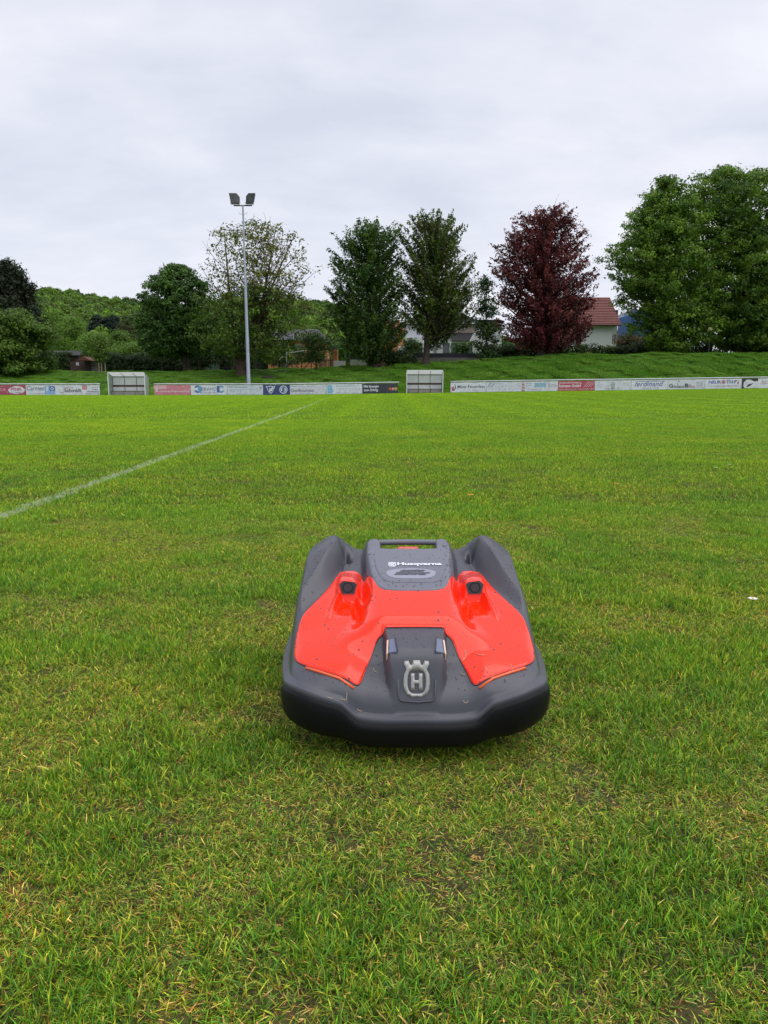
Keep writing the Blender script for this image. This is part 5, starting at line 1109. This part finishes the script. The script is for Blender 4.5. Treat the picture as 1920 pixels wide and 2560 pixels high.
def build_mower():
    M_PG = pmat('grey_plastic', (.058, .060, .078), .40, bump=.10, bscale=900, var=.10, scale=9, spec=.6)
    M_PG2 = pmat('grey_plastic_sky_tint', (.14, .145, .185), .42, bump=.12, bscale=1000, var=.08, scale=9, spec=.6)  # same grey plastic made paler: sky reflection on top put into the colour
    M_OR = pmat('orange_gloss', (.96, .030, .004), .15, coat=.22, spec=.40, var=.05, scale=6)
    M_BK = pmat('black_rubber', (.0055, .0055, .0075), .5, bump=.1, bscale=500, spec=.2)
    M_BKG = pmat('black_gloss', (.012, .010, .012), .15, coat=.5)
    M_STRIP = pmat('orange_lens', (.85, .12, .03), .25, coat=.4)
    M_SILV = pmat('silver_print', (.36, .35, .34), .38, .35)
    M_WTX = pmat('white_print', (.72, .73, .80), .4)
    M_CRM = pmat('cream_lens', (.80, .55, .42), .35, coat=.3)
    M_TAB = pmat('blue_grey_tab', (.14, .16, .25), .3)
    M_REDB = pmat('red_button', (.75, .10, .08), .35)
    root = tag(empty('robot_mower', (MX, MY, 0.0)), 'orange and grey robotic lawn mower seen from its front on the grass', 'robot mower')
    sheet('body_shell', [OUT], lambda u, v, h: onH(u, v, h*0), M_PG, root, grid=.0020, step=.0020, rim=0, rings=.036)
    # shell skirt and bumper lofted round the outline
    OL = resample(OUT, .0014); T = np.roll(OL, -2, 0) - np.roll(OL, 2, 0); T /= np.linalg.norm(T, axis=1)[:, None]; NO = np.stack([T[:, 1], -T[:, 0]], 1)
    zb = ZB(np.abs(OL[:, 0])); front = OL[:, 1] < .085
    def loft(name, prof, mat, idx, closed):
        P = OL[idx]; NN = NO[idx]; Zb = zb[idx]; m_ = len(P); V = []
        for o, fz in prof: V.append(np.stack([P[:, 0] + NN[:, 0]*o, P[:, 1] + NN[:, 1]*o, fz(Zb)], 1))
        V = np.concatenate(V); F = []
        for j in range(len(prof) - 1):
            for i in range(m_ if closed else m_ - 1): a, b = j*m_ + i, j*m_ + (i + 1) % m_; F.append((a, a + m_, b + m_, b))
        return mesh_np(name, V, np.array(F), mat=mat, parent=root, smooth=True)
    allidx = np.arange(len(OL))
    loft('skirt', [(0, lambda z: z), (.0018, lambda z: z - .002), (.0022, lambda z: z - .006), (.0016, lambda z: z - .011), (-.006, lambda z: .056 + (z - .088)*.6), (-.022, lambda z: .044 + (z - .088)*.6), (-.06, lambda z: z*0 + .040), (-.16, lambda z: z*0 + .040)], M_PG, allidx, True)
    n = len(OL); fi = np.where(front)[0]; k0 = np.where(np.diff(np.concatenate([fi, fi + n])) > 1)[0]; idx = np.concatenate([fi[k0[0] + 1:], fi[:k0[0] + 1]]) if len(k0) and k0[0] + 1 < len(fi) else fi
    loft('bumper', [(.0008, lambda z: z - .0095), (.0040, lambda z: z - .0105), (.0062, lambda z: z - .016), (.0072, lambda z: z*.74 + .004), (.0066, lambda z: z*.60 + .012), (.0040, lambda z: .045 + (z - .088)*.65), (-.002, lambda z: .036 + (z - .088)*.55), (-.014, lambda z: .028 + (z - .088)*.45), (-.05, lambda z: z*0 + .024)], M_BK, idx, False)
    # orange cover
    half = [(0, .2585), (.048, .260), (.062, .266), (.070, .280), (.080, .321), (.0905, .357), (.0955, .362), (.102, .380), (.110, .431), (.149, .431), (.158, .405), (.176, .338), (.199, .290), (.219, .252), (.2275, .205), (.2285, .150), (.222, .112), (.206, .088), (.17, .065), (.125, .042), (.106, .035), (.099, .040), (.094, .058), (.085, .098), (.0745, .124), (.066, .133), (.054, .1355), (0, .1365)]
    OP = chaikin(mirror(half), 2)
    cov = sheet('orange_cover', [OP], onH, M_OR, root, grid=.0022, h=.0035, rim=.0014)
    def seam(P, name, r=.0011, dz=.0006):
        P = resample(P, .004); z = H(P[:, 0], P[:, 1]) + dz; pts = [(a, b, q) for (a, b), q in zip(P, z)]; return MB().tube(pts + [pts[0]], r, 5, cap=False).build(name, M_BKG, root)
    seam(OP, 'cover_seam')
    # grey lid with the handle arms
    half = [(0, .2555), (.048, .257), (.0645, .264), (.073, .279), (.083, .321), (.0925, .358), (.097, .40), (.099, .46), (.097, .525), (.091, .562), (.081, .572), (.0680, .560), (.064, .512), (.057, .502), (0, .5015)]
    half = [(a, b + .0025 if b < .36 else b) for a, b in half]
    LP = chaikin(mirror(half), 2)
    lid = sheet('lid', [LP], onH, M_PG2, root, grid=.0022, h=.0055, rim=.0022); seam(LP, 'lid_seam')
    # raised field of the lid
    half = [(0, .287), (.046, .288), (.058, .296), (.066, .32), (.0775, .38), (.080, .46), (.068, .495), (0, .496)]
    sheet('lid_field', [chaikin(mirror(half), 2)], onH, M_PG2, lid, grid=.0025, h=.0072, rim=.0009)
    MB().tube([(x, 
        .562 + .008*(1 - (x/.075)**2), .2815) for x in np.linspace(-.078, .078, 15)], [.0068]*15, 12).build('handle', M_PG2, root, smooth=True)
    MB().box(-.066, .066, .512, .553, .196, .204).build('handle_shade_plate', M_BKG, root)  # black plate put in for the shade inside the handle opening
    MB().box(-.025, .025, .512, .545, .225, .2765).build('stop_button', M_REDB, root, bevel=.004)
    # lettering on the lid
    def lay(txt, x0, x1, y0, y1, mat, off, bold, shear=0, nm='lettering', par=root, th=.0012):
        V, F, tw, th_ = text_mesh(txt, bold, shear); X = x0 + V[:, 0]/tw*(x1 - x0); Y_ = y0 + V[:, 1]/th_*(y1 - y0); Z = H(X, Y_) + off
        n_ = len(X); F2 = [f for f in F]; P = np.stack([X, Y_, Z], 1)
        return MB().add(P, F2).build(nm, mat, par)
    lay('Husqvarna', -.0285, .0680, .366, .388, M_WTX, .0088, .04)
    halfb = [(0, .301), (.030, .302), (.045, .309), (.0535, .329), (.050, .343), (.024, .354), (0, .356)]
    sheet('badge', [chaikin(mirror(halfb), 2)], lambda u, v, h: onH(u, v, h), pmat('badge_grey', (.27, .28, .35), .32), lid, grid=.0025, h=.0082, rim=.0005)
    lay('auto', -.024, .030, .334, .346, M_PG, .0094, .06, .5); lay('mower', -.036, .040, .317, .3315, M_PG, .0094, .06, .5)
    # emblem, used on the nose and small on the lid
    eo = [(0, 0), (.40, .005), (.72, .06), (.93, .20), (1., .42), (.95, .60), (.78, .715), (.80, .76), (.97, .86), (.93, .965), (.60, .985), (.50, .86), (.34, .85), (.25, 1.), (-.25, 1.), (-.34, .85), (-.50, .86), (-.60, .985), (-.93, .965), (-.97, .86), (-.80, .76), (-.78, .715), (-.95, .60), (-1., .42), (-.93, .20), (-.72, .06), (-.40, .005)]
    ei = [(0, .095), (.35, .10), (.58, .17), (.68, .30), (.70, .46), (.62, .62), (.45, .695), (0, .71), (-.45, .695), (-.62, .62), (-.70, .46), (-.68, .30), (-.58, .17), (-.35, .10)]
    eh = [(-.44, .19), (-.16, .19), (-.16, .36), (.16, .36), (.16, .19), (.44, .19), (.44, .625), (.16, .625), (.16, .455), (-.16, .455), (-.16, .625), (-.44, .625)]
    def emblem(M, mat, par, g, h, st):
        e = sheet('emblem', [np.array(eo), chaikin(ei, 1)], M, mat, par, grid=g, step=st, h=h, rim=0, skirt=-.0005, smooth=False)
        sheet('emblem_letter', [np.array(eh)], M, mat, e, grid=g, step=st, h=h, rim=0, skirt=-.0005, smooth=False); return e
    # nose face frame
    A = np.array([0, .0205, .1235]); B_ = np.array([0, .0440, .1765]); up = B_ - A; nrm = np.cross(np.array([1., 0, 0]), up); nrm /= np.linalg.norm(nrm)
    def MF(u, v, h):
        y = .0205 + (v)*.0235*1.05; x = u*.0232
        z = H(x*0, y); return np.stack([x, y, z], 1) + nrm[None]*(np.asarray(h)[:, None] + .0008)
    emblem(MF, M_SILV, root, .12, .0013, .08)
    emblem(lambda u, v, h: onH(-.0395 + u*.0085, .3655 + v*.024, np.asarray(h) + .0078), M_WTX, lid, .25, .0012, .2)
    # ledge round the emblem plate
    MB().tube([(-.0325, .022, .150), (-.0315, .0185, .118), (-.027, .0155, .1135), (0, .0135, .112), (.027, .0155, .1135), (.0315, .0185, .118), (.0325, .022, .150)], .0017, 6).build('plate_ledge', M_PG, root, smooth=True)
    for s in (-1, 1):
        # clip with cream lens at the top of each side of the nose
        m = MB(); m.prism([(s*.034, .050, .1915), (s*.038, .086, .203), (s*.048, .086, .201), (s*.0495, .052, .188)], (0, -.3, 1), .010) if s > 0 else m.prism([(s*.034, .050, .1915), (s*.038, .086, .203), (s*.048, .086, .201), (s*.0495, .052, .188)][::-1], (0, -.3, 1), .010)
        m.build('side_clip', M_TAB, root, bevel=.001)
        MB().tube([(s*.0332, .049, .193), (s*.0372, .087, .2045)], .0011, 5).build('clip_seam', M_BKG, root)
        MB().prism([(s*.0500, .050, .188), (s*.0530, .050, .186), (s*.0520, .082, .201), (s*.0490, .082, .202)][::s], (0, -.3, 1), .014).build('cream_lens', M_CRM, root, bevel=.0008)
        # sensor window
        cx = s*.131; pts = [(-.0200, .018), (-.014, .0235), (.012, .0265), (.0215, .018), (.0140, -.002), (-.0130, -.002)]
        pts = [(a*s*.9, b) for a, b in pts]; pts = pts if s < 0 else pts
        if s > 0: pts = pts[::-1]
        z0 = float(H(np.array([cx]), np.array([.295]))[0])
        def pp(a, b, k=0.): return (cx + a, .3018 + b*.30 - k, .2285 + b*.90 + k*.3)
        q = [pp(a, b) for a, b in pts]; nrm2 = Vector((0, -.93, .40))
        MB().prism(q[::-1], nrm2, .006).build('sensor_bezel', M_BKG, root)
        ce = [pp(.0085*math.cos(t) + .001*s, .0115 + .0085*math.sin(t), .0016) for t in np.linspace(0, 2*PI, 25)[:-1]]
        sw = MB().prism(ce, nrm2, .0015).build('sensor_lens', pmat('sensor_dark', (.03, .012, .014), .25, coat=.3), root)
        ri = [pp(.0105*math.cos(t) + .001*s, .0115 + .0105*math.sin(t), .0012) for t in np.linspace(0, 2*PI, 25)]
        MB().tube(ri, .0009, 4, cap=False).build('sensor_ring', M_BK, root)
        # brow line over the pod
        br = [(cx + s*-.014, .318), (cx + s*-.0125, .352), (cx, .366), (cx + s*.014, .352), (cx + s*.020, .312)]
        P = np.array(br); z = H(P[:, 0], P[:, 1]) + .0035; MB().tube([(a, b, c_) for (a, b), c_ in zip(br, z)], .0008, 4).build('pod_line', pmat('pod_line_red', (.55, .02, .01), .3), cov)
        # light strip under the front edge of the cover
        path = [(s*.198, .0780), (s*.170, .0610), (s*.135, .0430), (s*.1095, .0310)]; P = np.array(path); z = H(P[:, 0], P[:, 1])
        MB().tube([(a, b, c_ + .0015) for (a, b), c_ in zip(path, z)], .0027, 8).build('light_strip', M_STRIP, root, smooth=True)
        # rear wheel
        w = MB(); w.tube([(s*.165, .47, .118), (s*.17, .47, .118), (s*.222, .47, .118), (s*.226, .47, .118)], [.10, .112, .112, .10], 28)
        wh = w.build('rear_wheel', M_BK, root)
        f = MB(); f.tube([(s*.12, .17, .040), (s*.145, .17, .040)], [.040, .040], 18); f.build('front_wheel', M_BK, root)
        # panel gap along the fender
        path = [(.151, .500), (.1495, .470), (.1495, .440), (.150, .431)]; P = np.array([(s*a, b) for a, b in path]); z = H(P[:, 0], P[:, 1]) + .0006
        MB().tube([(a, b, c_) for (a, b), c_ in zip(P, z)], .0010, 4).build('fender_seam', M_BKG, root)
    # drops of rain on the covers
    rs = np.random.RandomState(9); N = 2700; x = rs.uniform(-.24, .24, N); y = rs.uniform(.02, .57, N)
    keep = (dist_poly(x, y, OUT) > .02) & ~((np.abs(x) < .076) & (y > .498)) & ~((np.abs(x - .010) < .064) & (np.abs(y - .377) < .016)) & ~((np.abs(x) < .034) & (y < .06)) & (rs.rand(N) < np.where(inside(x, y, OP), .30, .62)); x, y = x[keep], y[keep]
    z = H(x, y) + np.where(inside(x, y, OP), .0035, np.where(inside(x, y, LP), .0066, 0)); e = .0015
    gx = (H(x + e, y) - H(x - e, y))/(2*e); gy = (H(x, y + e) - H(x, y - e))/(2*e); ok = (gx*gx + gy*gy) < 1.2; x, y, z, gx, gy = x[ok], y[ok], z[ok], gx[ok], gy[ok]
    n = len(x); r = rs.uniform(.0006, .0014, n)*np.where(rs.rand(n) < .1, 1.6, 1); st = rs.uniform(1, 1.8, n); an = rs.uniform(0, PI, n)
    a = np.linspace(0, 2*PI, 9)[:-1]; V = []
    for rr, hh in ((1.0, .0), (.7, .45), (.0, .62)):
        for t in (a if rr else [0]):
            ux, uy = rr*r*math.cos(t)*st, rr*r*math.sin(t); dx, dy = ux*np.cos(an) - uy*np.sin(an), ux*np.sin(an) + uy*np.cos(an); V.append(np.stack([x + dx, y + dy, z + gx*dx + gy*dy + hh*r], 1))
    V = np.stack(V, 1); f = []
    for i in range(8): j = (i + 1) % 8; f += [(i, j, 8 + j), (i, 8 + j, 8 + i), (8 + i, 8 + j, 16)]
    F = (np.array(f)[None] + (np.arange(n)*17)[:, None, None]).reshape(-1, 3)
    dm = pmat('rain_drop', (.045, .03, .04), .05, spec=.5); o = mesh_np('rain_drops', V.reshape(-1, 3), F, mat=dm, parent=root, smooth=True); o['kind'] = 'stuff'
    # clippings stuck on the wet shell
    CLIP = ['longest pale curved clipping on the right orange wing, near the nose', 'brown slanting clipping at the middle of the right orange wing', 'short upright pale clipping low on the right orange wing', 'small slanting clipping at the outer front of the right orange wing',
            'pale clipping on the grey flank left of the emblem', 'curved clipping on the grey lower face, left of the nose', 'tiny clipping by the inner front tip of the right wing', 'small flat clipping at the left front corner above the bumper', 'tiny clipping on the grey ledge right of the emblem', 'tiny clipping on the grey ledge left of the emblem']
    for k, (cx, cy, L_, an_) in enumerate(((.093, .105, .022, 1.3), (.118, .098, .018, -.5), (.125, .060, .010, 1.5), (.172, .070, .012, -1.0), (-.075, .075, .014, -1.1), (-.125, .018, .016, .7), (.083, .066, .010, -.6), (-.150, .012, .010, .2), (.085, .02, .010, 0), (-.10, .016, .010, -.3))):
        pts = []
        for t in np.linspace(-.5, .5, 5):
            a_ = an_ + t*.8; xx, yy = cx + math.cos(a_)*L_*t, cy + math.sin(a_)*L_*t; pts.append((xx, yy, float(H(np.array([xx]), np.array([yy]))[0]) + (.0048 if inside(np.array([xx]), np.array([yy]), OP)[0] else .0012)))
        g = MB().tube(pts, .0006, 4).build('grass_clipping', pmat('dry_clipping', (.45, .36, .22), .7) if k == 0 else bpy.data.materials['dry_clipping'], None)
        g.location = (MX, MY, 0); tag(g, CLIP[k], 'grass clipping', 'clippings stuck on the mower')
build_mower()

# ------------------------------------------------------------------ small things in the grass
def ground_at(px, py):
    Y = CAM_H/tanv(py); return Vector((wx(px, Y, 0), Y, 0))
def flower(px, py, label, r, petals, colp, colc, h=.035, cat='flower', nm='daisy'):
    p = ground_at(px, py); z = h; root = tag(empty(nm, (p.x, p.y, 0)), label, cat)
    MB().tube([(0, 0, 0), (.003, .002, z)], .0010, 5).build('stem', M_STEM, root)
    m = MB()
    for i in range(petals):
        a = 2*PI*i/petals; d = Vector((math.cos(a), math.sin(a), .15)); s = Vector((-math.sin(a), math.cos(a), 0))*r*2.2/petals; c0 = Vector((.003, .002, z))
        m.prism([c0 + d*r*.25 - s*.5, c0 + d*r*.25 + s*.5, c0 + d*r + s, c0 + d*r*1.05, c0 + d*r - s][::-1], (0, 0, 1), .0006)
    m.build('petals', pmat('petal_' + nm, colp, .6), root)
    MB().tube([(.003, .002, z - .001), (.003, .002, z + .002), (.003, .002, z + .004)], [r*.3, r*.3, r*.1], 10).build('disc', pmat('flower_disc_' + nm, colc, .7), root)
M_STEM = pmat('stem_green', (.06, .14, .03), .6)
flower(1878, 1526, 'white daisy in the grass at the right edge', .013, 16, (.78, .78, .80), (.6, .45, .05))
flower(1788, 1180, 'small white daisy far out in the grass at the right', .013, 14, (.78, .78, .80), (.6, .45, .05))
flower(1822, 1172, 'second small white daisy, further right and back', .013, 14, (.78, .78, .80), (.6, .45, .05))
flower(1541, 1223, 'orange-yellow flower in the grass behind the mower at the right', .016, 12, (.75, .30, .02), (.6, .2, .02), nm='dandelion')
flower(1176, 1252, 'yellow-orange flower in the grass just behind the mower', .017, 12, (.78, .34, .03), (.6, .2, .02), nm='dandelion')
def weed(px, py, label, n, L_, w, seed):
    rs = random.Random(seed); p = ground_at(px, py); root = tag(empty('broadleaf_weed', (p.x, p.y, 0)), label, 'weed'); mt = leaf_w
    for i in range(n):
        a = 2*PI*i/n + rs.uniform(-.3, .3); l = L_*rs.uniform(.7, 1.1); d = Vector((math.cos(a), math.sin(a), 0)); s = Vector((-d.y, d.x, 0)); m = MB(); prev = None; vs_ = []; fs = []
        for j, (t, ww) in enumerate(((0, .12), (.2, .45), (.45, 1), (.7, .9), (.9, .45), (1, .02))):
            zz = .012 + l*.35*math.sin(t*2.2); c = d*l*t + Vector((0, 0, zz)); vs_ += [c - s*w*ww + Vector((0, 0, .003)), c, c + s*w*ww + Vector((0, 0, .003))]
            if j: b = 3*j; fs += [(b - 3, b - 2, b + 1, b), (b - 2, b - 1, b + 2, b + 1)]
        m.add(vs_, fs); m.build('leaf', mt, root, smooth=True)
leaf_w = pmat('weed_leaf', (.055, .14, .025), .9, var=.4, scale=40, spec=.1)
